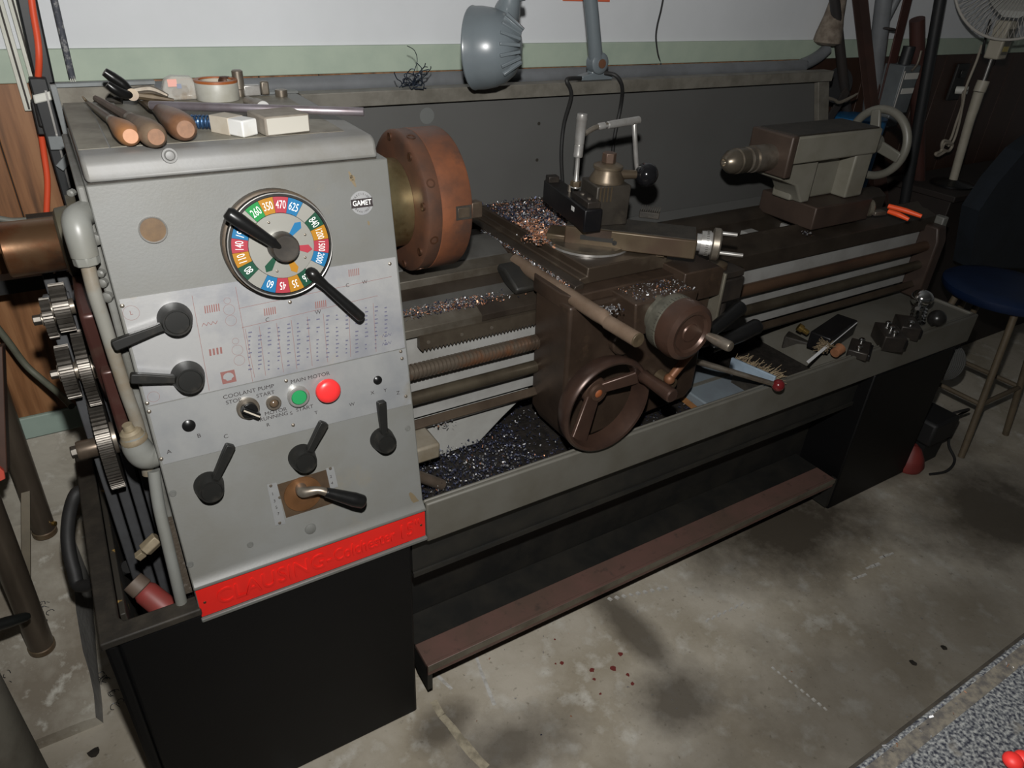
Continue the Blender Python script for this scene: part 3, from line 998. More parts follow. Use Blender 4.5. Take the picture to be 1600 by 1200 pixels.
part('quadrant_slot_arm', B().prism([(.125, 1.02), (.165, 1.02), (.165, .90), (.125, .90)], -.034, -.014, 'x'), MAROON, qd, bevel=.004)


def gearset(y, z, ro, x0, x1, teeth, hub, nut=None):
    g = part('change_gear', B().gear(((x0 + x1) / 2, y, z), X, ro, ro - .0058, .0, x1 - x0, teeth), GEARST, flat=True)
    part('gear_hub', B().cyl((x1 + .006, y, z), (x0 - hub, y, z), ro * .32, n=24), DULLSTEEL, g)
    if nut:
        part('gear_nut', B().cyl((x0 - hub, y, z), (x0 - hub - .012, y, z), nut * .8, n=6), GEARST, g, bevel=.0012)
    return g


gearset(.250, .822, .092, -.070, -.048, 72, .004)
gearset(.245, .972, .066, -.064, -.047, 50, .004)
gearset(.245, .972, .046, -.092, -.072, 32, .004, .010)
gearset(.255, 1.082, .040, -.074, -.052, 26, .004)
gearset(.262, 1.065, .034, -.092, -.078, 22, .004, .011)
p = V((-.070, .20, .826))
sd = part('stud_collar', B().rev([(0, .017), (.03, .0175), (.034, .016)], (-.072, .24, .818), -X, 26), mat('bronze_collar', (.15, .115, .085), .35, .6, (.10, .075, .055), 20))
part('stud_nut', B().cyl((-.104, .24, .818), (-.116, .24, .818), .0115, n=6), GEARST, sd, bevel=.0015)
# flexible conduit running down the edge of the headstock
y_ = .095
el = part('conduit_elbow', B().tube([V((.006, .15, 1.262)), V((-.008, .122, 1.262)), V((-.0105, .108, 1.250)), V((-.0105, .103, 1.215))], [.0175, .0185, .0185, .0178], 20, 5), FITTING)
part('elbow_nut', B().cyl((-.0105, .103, 1.217), (-.010, .102, 1.203), .0175, n=8), FITTING, el, bevel=.0015)
pts = [U(px, py, 'y', y_) for px, py in ((133, 410), (147, 455), (163, 505), (180, 560), (198, 615), (214, 660), (226, 705), (232, 740))]
part('conduit_hose', B().tube([V((-.010, .102, 1.212))] + pts[1:], .0098, 14), HOSETAN)
pts = [U(px, py, 'y', yy) for px, py, yy in ((240, 735, .085), (248, 790, .070), (262, 850, .05), (275, 905, .035), (286, 952, .028))]
part('conduit_hose', B().tube(pts, .0098, 14), FITTING, label='lower grey length of flexible conduit')
c = U(214, 700, 'y', .085)
tf = part('conduit_tee', B().tube([c + Z * .028, c + Z * .004, c + V((.008, 0, -.018)), c + V((.028, .005, -.026))], [.0175, .0215, .0225, .0185], 18, 6), FITTING)
part('tee_plug', B().rev([(0, .0205), (.006, .0205), (.010, .0175), (.018, .0165), (.022, .012), (.022, .0085), (.032, .0075)], c + Z * .016, V((-.15, 0, 1)), 20), FITTAN, tf)
c = U(247, 840, 'y', .11)
fd = part('hex_fitting', B().cyl(c, c + V((-.026, -.004, -.016)), .0135, n=6), FITTAN, bevel=.0015)
part('square_plug', B().obox(c + V((-.034, -.006, -.021)), (V((.85, 0, .5)).normalized(), Y, V((-.5, 0, .85)).normalized()), (.007, .0065, .0065)), FITTAN, fd, bevel=.001)
for px, py, s in ((152, 372, .009), (160, 425, .006), (163, 440, .007), (170, 462, .008), (114, 300, .005), (268, 825, .009), (262, 790, .008)):
    part('end_bolt', B().rev([(0, s), (.008, s), (.010, s * .6), (.010, 0)], U(px, py, 'y', .125), -Y * .9 - X * .5, 8), BEDGRAYD)
part('side_trough', B().prism([(.062, .74), (.085, .74), (.060, .60), (.035, .60)], XH0 - .020, XH0 - .002, 'x'), mat('chip_dusted_trough', (.07, .055, .04), .6, .2, (.16, .14, .12), 90, .55, .7, bump=.4, bscale=150))

# ---- spindle nose and chuck
part('spindle_nose', B().rev([(0, .100), (.020, .100), (.022, .106), (.045, .108), (.050, .106), (.052, .098), (.060, .096), (.062, .090), (.106, .088)], (XH1 - .002, ys, zs), X, 56), BRASSY)
ck = part('chuck_backplate', B().rev([(0, .112), (.001, .128), (.003, .1385), (.006, .1420), (.033, .142), (.0345, .141)], (.559, ys, zs), X, 72), [mat('dark_rusty_adapter', (.135, .060, .034), .5, .2, (.075, .042, .030), 9, .38, .62, c3=(.20, .075, .03), scale3=6, lo3=.58, hi3=.72, bump=.05)], label='dark rusty adapter plate')
part('chuck_body', B().rev([(0, .1405), (.0015, .1425), (.062, .1425), (.067, .139), (.067, .03), (.04, .028)], (.593, ys, zs), X, 72, cap=False), RUST, ck)
for a in range(8):
    an = 2 * PI * a / 8 + .28
    e = Y * math.cos(an) + Z * math.sin(an)
    part('chuck_screw', B().rev([(-.002, .009), (.0012, .009), (.0012, .0062), (-.001, .006), (-.001, 0)], V((.577, ys, zs)) + e * .1418, e, 16), RUSTD, ck)
    part('face_screw', B().rev([(0, .008), (.004, .008), (.004, .005), (.001, 0)], V((.561, ys, zs)) + (Y * math.cos(an + .3) + Z * math.sin(an + .3)) * .128, -X, 14), RUSTD, ck)
for a in (176, 296, 56):
    an = math.radians(a)
    e = Y * math.cos(an) + Z * math.sin(an)
    t = X.cross(e)
    b = B()
    o = V((.651, ys, zs))
    b.obox(o + X * .009 + e * .100, (X, e, t), (.009, .038, .0155))
    b.obox(o + X * .020 + e * .126, (X, e, t), (.012, .013, .0155))
    b.obox(o - X * .012 + e * .1262, (X, e, t), (.014, .0175, .011))
    part('chuck_jaw', b, mat('brown_jaw_steel', (.11, .085, .06), .45, .5, (.07, .05, .036), 20), ck, bevel=.002)
    part('jaw_slot', B().obox(o - X * .012 + e * .1425, (X, e, t), (.017, .001, .0135)), GRIMEDARK, ck)

# ---- bed
b = B()
XL, XR = .455, 2.44
b.prism([(.222, .908), (.222, .924), (.252, .938), (.285, .940), (.325, .966), (.332, .966), (.332, .984), (.375, .990), (.375, .90), (.24, .90)], XL, .92, 'x')
b.prism([(.222, .884), (.222, .930), (.258, .942), (.275, .942), (.300, .957), (.325, .942), (.335, .942), (.335, .86)], .90, XR, 'x')
b.prism([(.415, .86), (.415, .945), (.445, .962), (.475, .962), (.50, .94), (.50, .86)], XL, XR, 'x')
part('bed_ways', b, DARKWAY, bevel=.002)
part('gap_ledge', B().prism([(.220, .906), (.220, .9245), (.254, .9395), (.256, .906)], XL + .001, .70, 'x'), WAYSTEEL, bevel=.001, label='tan worn strip of the front way')
part('gap_way', B().prism([(.3305, .9655), (.3305, .9845), (.3765, .9905), (.3765, .9655)], XL + .001, .905, 'x'), WAYSTEEL, bevel=.0015, label='worn bright way under the chuck')
part('gap_casting', B().prism([(.262, .9395), (.286, .9415), (.326, .9655), (.329, .9655), (.329, .93), (.262, .93)], XL, .90, 'x'), GAPG, bevel=.002)
part('rear_casting', B().prism([(.38, .90), (.38, .99), (.425, 1.005), (.49, 1.005), (.49, .90)], .50, .86, 'x'), GAPG, bevel=.004)
b = B()
b.box(XL, XR, .236, .25, .69, .905).box(XL, XR, .47, .485, .60, .905)
for xx in (.60, .95, 1.3, 1.52, 1.72, 1.9, 2.1, 2.3):
    b.box(xx, xx + .05, .25, .47, .70, .915)
b.box(XL, XR, .25, .47, .70, .72)
part('bed_casting', b, BEDGRAY, bevel=.003)
part('bed_foot', B().prism([(.455, .575), (.70, .575), (.765, .63), (.845, .69), (.455, .69)], .224, .2355, 'y'), mat('light_grey_bed_foot', (.34, .34, .32), .5, 0, (.28, .275, .255), 8, bump=.03), bevel=.002)
part('way_drip_guard', B().box(.455, 1.45, .232, .2355, .668, .674), BEDGRAYD)
# rack under the front way: one bar with teeth
pts = [(.545, .908), (.545, .880)]
xx = .552
while xx < .905:
    pts += [(xx, .872), (xx + .0045, .880)]
    xx += .0088
pts += [(.912, .880), (.912, .908)]
part('rack', B().prism(pts, .212, .226, 'y'), mat('brown_rack_steel', (.10, .082, .06), .45, .5, (.065, .05, .036), 14), flat=True)
for px in (.565, .645, .72):
    part('rack_screw', B().rev([(0, .004), (.001, .004), (.001, 0)], (px, .212, .893), -Y, 12), DULLSTEEL)
# leadscrew, feed shaft and control rod
b = B()
prof = [(0, .0165)]
t = .02
while t < .40:
    prof += [(t, .0178), (t + .0042, .0178), (t + .0055, .0148), (t + .0082, .0148), (t + .0095, .0178)]
    t += .0095
prof += [(.42, .0175)]
part('leadscrew', B().rev([(0, .0155), (.018, .0155)] + prof[1:], (XH1 - .01, .203, 0.8350), X, 24), mat('leadscrew_steel', (.13, .105, .08), .38, .5, (.21, .085, .035), 4, .46, .56, c3=(.085, .062, .045), scale3=9, lo3=.55, hi3=.68))
part('leadscrew_shaft', B().cyl((.84, .203, 0.8350), (2.42, .203, 0.8350), .0172), mat('rusty_shaft', (.13, .075, .045), .38, .5, (.075, .045, .03), 5, .4, .65))
part('feed_shaft', B().cyl((XH1 - .01, .203, 0.7681), (2.42, .203, 0.7681), .0152), mat('oiled_shaft', (.12, .10, .07), .36, .6, (.07, .055, .038), 10))
part('control_rod', B().obox(((XH1 + 2.42) / 2, .203, 0.6962), (X, (Y + Z).normalized(), (Z - Y).normalized()), ((2.42 - XH1) / 2, .0108, .0108)), mat('brown_square_rod', (.085, .062, .042), .42, .5, (.055, .038, .026), 10), bevel=.002)
part('shaft_bracket', B().prism([(.165, .655), (.235, .655), (.238, .78), (.238, .905), (.18, .905), (.165, .86)], 2.395, 2.445, 'x'), mat('dark_brown_bracket', (.05, .032, .024), .5, .2, (.035, .024, .02), 10), bevel=.006)
part('rod_bearing', B().box(XH1 - .004, .552, .13, .205, .645, .685), mat('oily_tan_box', (.25, .225, .18), .45, .1, (.18, .15, .105), 9), bevel=.006)
part('end_leg', B().box(2.452, 2.482, .20, .238, .60, .925), BEDGRAYD, bevel=.004)

# ---- carriage
b = B()
b.prism([(.845, .095), (1.255, .095), (1.255, .22), (1.20, .26), (1.20, .46), (1.26, .56), (.80, .56), (.862, .46), (.862, .27), (.832, .22), (.832, .12)], .957, .992, 'z')
part('saddle', b, OILSTEEL, bevel=.003)
part('apron', B().prism([(.832, .974), (1.255, .974), (1.262, .66), (1.235, .632), (.90, .610), (.868, .612), (.842, .66)], .08, .215, 'y'), OILSTEEL, bevel=.008, seg=3)
part('saddle_wing', B().prism([(.30, .985), (.24, .957), (.25, .94), (.30, .95), (.36, .985)], .80, .86, 'x'), BLACKG, bevel=.006)
# cross-slide
b = B()
b.prism([(.893, .992), (1.165, .992), (1.165, 1.008), (1.145, 1.010), (1.145, 1.030), (.913, 1.030), (.913, 1.010), (.893, 1.008)], .135, .68, 'y')
part('cross_slide', b, mat('dark_brown_slide', (.055, .040, .028), .42, .4, (.10, .078, .055), 10, .5, .7, bump=.04), bevel=.003)
part('slide_way', B().prism([(.868, .990), (.895, .990), (.895, 1.004), (.872, 1.000)], .12, .70, 'y'), DARKWAY, bevel=.002)
part('stop_block', B().prism([(1.135, .93), (1.262, .93), (1.262, .995), (1.245, 1.006), (1.135, 1.006)], .06, .20, 'y'), OILSTEEL, bevel=.003)
part('cross_slide_bracket', B().prism([(.965, .905), (.955, .985), (1.14, .985), (1.13, .905)], .015, .14, 'y'), OILSTEEL, bevel=.004)
part('bracket_plate', B().box(1.262, 1.27, .055, .19, .845, .985), mat('grey_edge_plate', (.18, .165, .13), .45, .4, (.11, .095, .07), 12), bevel=.002)
st = part('thread_dial_box', B().box(1.275, 1.36, .075, .16, .895, .955), DARKFRAME, bevel=.004, label='dark box of the thread chasing dial')
part('box_lid', B().box(1.278, 1.357, .078, .157, .957, .974), DARKFRAME, st, bevel=.002)
part('dial_knob', B().rev([(0, .026), (.010, .026), (.013, .02), (.013, 0)], (1.30, .12, .974), Z, 24), OILSTEEL2, st)
part('stem', B().cyl((1.325, .10, .90), (1.325, .10, .85), .011, n=12), DARKFRAME, st)
# cross-slide dial and crank
yc_, = (1.0,)
cx, cz = 1.026, .947
dg = part('cross_dial', B().rev([(0, .040), (.045, .040), (.045, .062), (.050, .0635), (.072, .0635), (.074, .061)], (cx, .03, cz), -Y, 44), mat('dull_green_grey_dial', (.17, .165, .13), .4, .5, (.10, .095, .075), 24), label='graduated grey cross-feed collar')
part('feed_knob', B().rev([(0, .060), (.002, .064), (.022, .066), (.040, .062), (.047, .052), (.045, .044), (.039, .040), (.039, .021), (.042, .019), (.042, 0)], (cx, -.044, cz), -Y, 44), mat('smooth_brown_knob', (.085, .046, .032), .36, .4, (.052, .031, .023), 9), dg)
kp = V((cx + .050, -.080, cz - .016))
part('crank_handle', B().rev([(0, .006), (.004, .0085), (.012, .0085), (.03, .0115), (.066, .0118), (.070, .010), (.071, .004)], kp, V((.08, -1, .02)), 18), DULLSTEEL, dg)
b = B()
for k in range(50):
    a = 2 * PI * k / 50
    e = X * math.cos(a) + Z * math.sin(a)
    b.obox(V((cx, -.039, cz)) + e * .0634, (e, Y, e.cross(Y)), (.0004, .0025 if k % 5 else .006, .0004))
part('graduations', b, GRIMEDARK, dg, kind='stuff', flat=True)
# stop rod lying beside the cross-slide
xr, zr = .858, .981
b = B()
b.tube([V((xr, .345, zr)), V((xr, .02, zr)), V((xr, -.005, zr + .001)), V((xr, -.018, zr - .004))], [.0165, .0165, .016, .0125], 22, 0)
b.cyl((xr, -.016, zr - .003), (xr, -.108, zr), .0150, n=24)
rod = part('stop_rod', b, mat('dusty_tan_rod', (.19, .135, .095), .5, .2, (.13, .085, .055), 9, .42, .66), label='tan cylindrical stop rod with a flat near its end')
part('rod_end', B().rev([(0, .0150), (.002, .0150), (.003, .0138), (.0028, .003), (.0015, 0)], (xr, -.1078, zr), -Y, 26), OILSTEEL2, rod)
# apron furniture
wy = -.015
wc = V((.884, wy, .770))
hw = part('apron_handwheel', B().rev([(0, .0990), (0, .1055), (.014, .1125), (.034, .1165), (.042, .1145), (.046, .1100), (.044, .1048), (.034, .1015), (.016, .0995), (0, .0990)], wc + Y * .034, -Y, 60, cap=False), mat('smooth_brown_handwheel', (.075, .042, .030), .35, .4, (.045, .027, .021), 10), label='brown iron carriage handwheel with two spokes')
hubc = V((.892, .034, .776))
part('wheel_hub', B().rev([(0, .032), (.018, .033), (.024, .030), (.024, .021), (.030, .019), (.031, .014), (.031, 0)], hubc + Y * .02, -Y, 28), mat('hub_brown', (.10, .06, .042), .4, .5), hw)
part('hub_centre', B().ball(hubc - Y * .010, .0105, 14, Y, .4), mat('orange_rust_centre', (.30, .085, .025), .55, 0, (.16, .05, .02), 40), hw)
for a, wd in ((22, .014), (238, .020)):
    an = math.radians(a)
    e = X * math.cos(an) + Z * math.sin(an)
    p, q2 = hubc + e * .016, wc + Y * .016 + e * .104
    d = (q2 - p)
    ln = d.length
    d.normalize()
    s = Y.cross(d).normalized()
    n2 = d.cross(s)
    part('wheel_spoke', B().oprism(p - n2 * .006, d, s, n2, [(0, -wd), (ln, -wd * 1.25), (ln, wd * 1.25), (0, wd)], .012), MATS['smooth_brown_handwheel'], hw, bevel=.004, seg=3)
an = math.radians(33)
p = wc + (X * math.cos(an) + Z * math.sin(an)) * .104 - Y * .006
part('wheel_grip', B().rev([(0, .012), (.006, .0155), (.02, .0135), (.05, .0150), (.088, .0165), (.096, .016), (.099, .013), (.097, .007), (.099, 0)], p, V((0, -1, 0)), 20), MATS['smooth_brown_handwheel'], hw)
part('oil_cap', B().rev([(0, .030), (.014, .030), (.018, .027), (.018, 0)], (.872, .08, .772), -Y, 28), OILSTEEL)
part('gear_boss', B().rev([(0, .036), (.016, .036), (.020, .032), (.020, 0)], (.985, .08, .868), -Y, 30), OILSTEEL)
ap = part('feed_lever_boss', B().rev([(0, .020), (.035, .019), (.045, .018), (.047, .014)], U(1030, 588, 'y', .078), -Y, 24), OILSTEEL2)
p = U(1046, 592, 'y', .025)
q2 = U(1098, 528, 'y', .015)
q3 = U(1160, 478, 'y', .03)
part('feed_lever', B().tube([p, q2], [.010, .011], 14, 0).ball(p, .014, 14), mat('rusty_lever_rod', (.20, .085, .04), .5, .3, (.13, .055, .03), 14), ap, label='rusty brown feed lever rod')
part('lever_grip', B().tube([q2, q2.lerp(q3, .1), q2.lerp(q3, .5), q2.lerp(q3, .93), q3], [.0125, .0145, .017, .0185, .009], 18), BAKE, ap, label='black grip, the upper of two')
q2, q3 = U(1112, 545, 'y', .07), U(1188, 507, 'y', .05)
part('lever_grip', B().tube([q2, q2.lerp(q3, .1), q2.lerp(q3, .6), q2.lerp(q3, .92), q3], [.010, .013, .0205, .021, .010], 18), BAKE, ap, label='fatter black grip, the lower of two')
p, q2 = U(1080, 562, 'y', .10), U(1212, 601, 'y', -.03)
rl = part('clutch_lever', B().tube([p, q2], [.0085, .0068], 14, 0), DULLSTEEL)
part('lever_ball', B().ball(U(1216, 602, 'y', -.035), .0165, 22), REDKNOB, rl, label='dark red ball')

# ---- compound slide, swivel and tool post
sw_c = V((1.01, .265, 1.03))
part('swivel_scale', B().rev([(.0004, .0972), (.0055, .0972)], sw_c, Z, 56, cap=False), STEEL, label='bright graduated edge of the swivel base')
part('swivel_ring', B().rev([(0, .096), (.005, .096), (.007, .092), (.009, .090), (.010, .078)], sw_c, Z, 56), mat('bright_swivel', (.16, .135, .10), .35, .7, (.075, .06, .042), 14))
A, Bq = U(883, 353, 'z', 1.078), U(1090, 377, 'z', 1.078)
cdv = (Bq - A)
clen = cdv.length
cdv.normalize()
cn = V((-cdv.y, cdv.x, 0))
if cn.y < 0:
    cn = -cn
low = 1.078 - .044
b = B()
b.obox(A + cdv * clen / 2 + cn * .05 + Z * (-.022), (cdv, cn, Z), (clen / 2, .05, .022))
cp = part('compound_slide', b, OILSTEEL2, bevel=.003)
part('slide_top', B().obox(A + cdv * clen / 2 + cn * .052 + Z * .0006, (cdv, cn, Z), (clen / 2 - .003, .046, .0006)), GRIMEDARK, cp)
part('compound_base', B().obox(A + cdv * clen * .32 + cn * .055 + Z * (-.0475), (cdv, cn, Z), (clen * .46, .040, .006)), OILSTEEL2, cp, bevel=.002)
part('compound_tail', B().obox(A - cdv * .022 + cn * .05 + Z * (-.036), (cdv, cn, Z), (.024, .035, .008)), OILSTEEL2, cp, bevel=.003)
part('gib_slot', B().obox(A + cdv * .075 + cn * .0000 + Z * (-.0215), (cdv, cn, Z), (.038, .0016, .0055)), BLACKG, cp)
part('gib_insert', B().obox(A + cdv * .079 + cn * .0000 + Z * (-.009), (cdv, cn, Z), (.029, .0018, .0085)), OILSTEEL, cp)
part('gib_screw', B().rev([(0, .0055), (.002, .0055), (.002, .003), (.0005, .0025), (.0005, 0)], A + cdv * .117 + Z * (-.0265) - cn * .0001, -cn, 16), BLACKG, cp)
hc = A + cdv * clen + cn * .048 + Z * (-.018)
hd = part('compound_dial', B().rev([(0, .020), (.010, .020), (.010, .027), (.030, .029), (.030, .026), (.034, .026)], hc, cdv, 32), STEEL, label='bright graduated compound collar')
part('dial_wheel', B().rev([(0, .030), (.003, .037), (.016, .037), (.020, .033), (.020, 0)], hc + cdv * .034, cdv, 32), DULLSTEEL, hd)
for e, ln in ((Z * .024 + cn * .010, .034), (Z * -.012 + cn * -.02, .052)):
    part('crank_pin', B().cyl(hc + cdv * .052 + e, hc + cdv * (.054 + ln) + e, .0045, n=14), STEEL, hd)
b = B()
for k in range(36):
    a = 2 * PI * k / 36
    e = cn * math.cos(a) + Z * math.sin(a)
    b.obox(hc + cdv * .024 + e * .0288, (cdv, e, cdv.cross(e)), (.003, .0004, .0005))
part('graduations', b, GRIMEDARK, hd, kind='stuff', flat=True)

ra = math.radians(-12)
tx = V((math.cos(ra), math.sin(ra), 0))
ty = V((-math.sin(ra), math.cos(ra), 0))
TPH = .092
fr = U(979, 351, 'z', 1.079)                            # near right foot of the tool post block
tc_ = fr - tx * .043 + ty * .043
tp = part('tool_post', B().obox(tc_ + Z * (TPH / 2), (tx, ty, Z), (.043, .043, TPH / 2)), mat('dark_tool_post_steel', (.060, .052, .042), .42, .4, (.038, .032, .026), 12, c3=(.10, .085, .065), scale3=7, lo3=.6, hi3=.75), bevel=.003)
for k in range(4):
    part('post_groove', B().obox(fr - tx * (.050 + .009 * k) + Z * (TPH - .018) - ty * .0006, (tx, ty, Z), (.0015, .001, .017)), OILSTEEL2, tp)
ctop = tc_ + Z * TPH
part('clamp_cone', B().rev([(0, .040), (.006, .040), (.022, .031), (.030, .030), (.030, .034), (.036, .034), (.040, .026), (.042, .018)], ctop, Z, 36), mat('worn_clamp_nut', (.16, .125, .085), .4, .5, (.09, .068, .047), 18), tp)
part('clamp_hex', B().cyl(ctop + Z * .042, ctop + Z * .064, .0165, n=6), mat('brown_hex_nut', (.11, .07, .05), .45, .4), tp, bevel=.0015)
ball = U(1010, 273, 'y', (tc_.y - .035))
h0 = ctop + Z * .016
part('clamp_handle', B().tube([h0, h0.lerp(ball, .5), ball], [.012, .011, .008], 14, 0), mat('brown_handle_bar', (.10, .075, .05), .42, .5), tp)
part('handle_ball', B().ball(ball, .0275, 28), KNOBBLK, tp, label='polished black ball')
# quick change holder with its black body and white mark
ha = U(845, 296, 'y', .46)
h1 = V((tc_.x, tc_.y, 0))
hx, hy = -tx, ty
hb = fr - tx * .086 + Z * .034                          # near left edge of the block
ho = hb - tx * .022 + ty * .085 - Z * .006
th_ = part('tool_holder', B().obox(ho, (tx, ty, Z), (.022, .125, .026)), HOLDBLK, tp, bevel=.003, label='black quick-change tool holder')
part('holder_rim', B().obox(ho + Z * .032 + tx * .004 - ty * .07, (tx, ty, Z), (.016, .045, .008)), DARKFRAME, tp, bevel=.002)
part('holder_back_post', B().obox(ho + Z * .032 + ty * .108 - tx * .006, (tx, ty, Z), (.014, .012, .008)), DARKFRAME, tp, bevel=.002)
part('white_mark', B().obox(ho - tx * .0222 - ty * .060 + Z * .010, (tx, ty, Z), (.0004, .008, .005)), WHITEP, tp, bevel=.0003)
for k in range(4):
    part('holder_screw', B().cyl(ho + Z * .026 + ty * (-.09 + .036 * k) + tx * .002, ho + Z * .042 + ty * (-.09 + .036 * k) + tx * .002, .005, n=6), DULLSTEEL, tp)
# bright fluid fittings with drop pipe rising from the holder
yf = ho.y - .07
n0, n1, n2_, n3 = U(900, 284, 'y', yf), U(903, 245, 'y', yf), U(907, 205, 'y', yf), U(910, 178, 'y', yf)
cpipe = part('fluid_pipe', B().tube([n0 - Z * .012, n0, n1], [.011, .0055, .0048], 14, 0), STEEL, label='bright coolant pipe with a bent arm')
part('pipe_sleeve', B().rev([(0, .010), (.004, .0105), (.006, .0100), ((n2_ - n1).length * .45, .0100), ((n2_ - n1).length * .47, .0088), ((n2_ - n1).length * .5, .0104), ((n3 - n1).length * .86, .0112), ((n3 - n1).length * .88, .0120), ((n3 - n1).length, .0108)], n1, n3 - n1, 20), STEEL, cpipe)
part('pipe_nut', B().cyl(n0 - Z * .010, n0 + Z * .002, .0125, n=6), OILSTEEL2, cpipe, bevel=.001)
m0, m1, m2, m3 = U(914, 209, 'y', yf), U(934, 198, 'y', yf), U(972, 192, 'y', yf), U(996, 188, 'y', yf)
part('pipe_arm', B().tube([m0, m1, m2], [.0055, .0055, .005], 12, 4), DULLSTEEL, cpipe)
part('arm_fitting', B().rev([(0, .0055), (.004, .0075), (.018, .0075), (.02, .0055), (.026, .0055), (.028, .0080), (.046, .0085), ((m3 - m1).length + .004, .0085)], m1, m3 - m1, 16), STEEL, cpipe)
part('drop_pipe', B().tube([m3, U(991, 195, 'y', yf), U(994, 250, 'y', yf), U(996, 272, 'y', yf)], [.0050, .0055, .0055, .005], 12, 0), STEEL, cpipe)

# ---- tailstock
b = B()
b.prism([(.250, .952), (.250, 1.020), (.455, 1.020), (.455, .952)], 1.825, 2.09, 'x')
ts = part('tailstock_base', b, mat('dark_brown_casting', (.060, .040, .030), .5, .2, (.042, .028, .022), 9, bump=.05), bevel=.004)
b = B()
b.prism([(.275, 1.148), (.275, 1.222), (.415, 1.222), (.415, 1.148)], 1.70, 2.075, 'x')
b.prism([(.280, 1.021), (.280, 1.152), (.405, 1.152), (.405, 1.021)], 1.99, 2.07, 'x')
b.prism([(.330, 1.021), (.330, 1.152), (.40, 1.152), (.40, 1.021)], 1.80, 2.02, 'x')
b.prism([(1.70, 1.152), (1.85, 1.152), (1.85, 1.021), (1.815, 1.021), (1.775, 1.075), (1.70, 1.10)], .30, .395, 'y')
part('tailstock_body', b, mat('grey_tailstock_enamel', (.205, .195, .160), .5, 0, (.165, .155, .12), 9, bump=.05), ts, bevel=.006, seg=3)
part('tailstock_face', B().box(1.675, 1.702, .272, .418, 1.112, 1.225), mat('brown_bare_casting', (.07, .048, .036), .5, .2, (.05, .034, .026), 10), ts, bevel=.005)
part('tailstock_top_grime', B().box(1.70, 2.06, .28, .41, 1.2215, 1.226), GRIMEDARK, ts)
part('quill', B().rev([(0, .036), (.07, .036), (.07, .031), (.078, .031), (.078, .034), (.092, .034), (.095, .027)], (1.677, ys, 1.157), -X, 32), DULLSTEEL, ts)
part('drill_chuck', B().rev([(0, .024), (.006, .029), (.010, .034), (.040, .034), (.042, .030), (.046, .030), (.048, .032), (.060, .031), (.068, .026), (.082, .016), (.084, .010), (.076, .006), (.07, 0)], (1.585, ys, 1.157), -X, 32), mat('drill_chuck_steel', (.20, .17, .13), .32, .7, (.12, .10, .075), 14), ts)
wc2 = V((2.165, ys, 1.160))
tw = part('tailstock_wheel', B().torus(wc2, X, .098, .0125, 52, 12), mat('grey_green_wheel', (.14, .135, .112), .42, 0, (.115, .11, .09), 9), ts)
for a in (75, 195, 315):
    an = math.radians(a)
    e = Y * math.cos(an) + Z * math.sin(an)
    d = e
    s = X.cross(d)
    o = wc2 - X * .012
    part('wheel_spoke', B().oprism(o - X * .006 + d * .01, d, s, X, [(0, -.018), (.088, -.015), (.088, .015), (0, .018)], .012), MATS['grey_green_wheel'], ts, bevel=.004)
part('wheel_boss', B().rev([(0, .036), (.02, .034), (.06, .032), (.085, .028), (.09, 0)], wc2 - X * .088, X, 26), MATS['grey_green_wheel'], ts)
lk = part('clamp_lug', B().rev([(0, .026), (.012, .026), (.016, .022), (.016, 0)], (2.093, .262, .985), X + -Y * .6, 24), mat('dull_lug', (.17, .15, .115), .45, .4, (.11, .095, .07), 14), ts)

# ---- chip tray
zt, zl = .648, .545
b = B()
b.box(.456, 2.496, 0, .012, zl, zt).box(.456, 2.496, .012, .020, zt - .010, zt)
b.box(2.484, 2.496, .012, .60, zl, zt)
b.box(.456, 1.82, .012, .60, zl, zl + .012).prism([(1.80, zl), (2.484, zl), (2.484, zt - .008), (1.90, zt - .010), (1.83, zl + .055)], .021, .60, 'y')
tray = part('chip_tray', b, TRAYG, bevel=.004, seg=2)
part('tray_sludge', B().box(.46, 1.80, .022, .58, zl + .012, zl + .020), CHIPD, tray)
part('tray_skirt', B().box(.44, 2.02, .045, .055, .42, zl), BLACKG)
part('tray_partition', B().box(.44, 2.02, .16, .17, .10, zl), BLACKG)
part('skirt_lip', B().prism([(.040, .412), (.060, .412), (.17, .425), (.17, .435), (.040, .424)], .44, 2.02, 'x'), BLACKG)
b = B()
b.prism([(1.985, 0), (2.43, 0), (2.43, zl), (1.985, zl)], 0, .60, 'y')
pd = part('pedestal', b, BLACKP, bevel=.006)
b = B()
b.prism([(-.002, .138), (.070, .138), (.070, .151), (-.002, .151)], .449, 1.955, 'x').prism([(-.004, .118), (.006, .118), (.006, .1515), (-.004, .1515)], .449, 1.955, 'x')
fr_ = part('foot_rail', b, mat('red_brown_worn_tread', (.155, .085, .070), .5, .1, (.115, .075, .058), 6, .4, .65, c3=(.07, .052, .043), scale3=40, lo3=.58, hi3=.75), bevel=.002, label='worn red-brown foot brake rail')
part('rail_back', B().box(.449, 1.955, .0705, .158, .142, .1495), BLACKG, fr_)
part('rail_edge', B().box(.449, 1.955, -.0065, -.004, .134, .1522), mat('scraped_rail_edge', (.20, .18, .14), .4, .4, (.12, .10, .075), 10), fr_)
part('rail_arm', B().prism([(0, .06), (.06, .06), (.13, .10), (.13, .14), (0, .14)], .449, .462, 'x'), BLACKG, fr_)
part('rail_arm', B().prism([(0, .02), (.20, .02), (.20, .05), (.03, .05), (.02, .14), (0, .14)], 1.962, 1.978, 'x'), BLACKG, fr_)

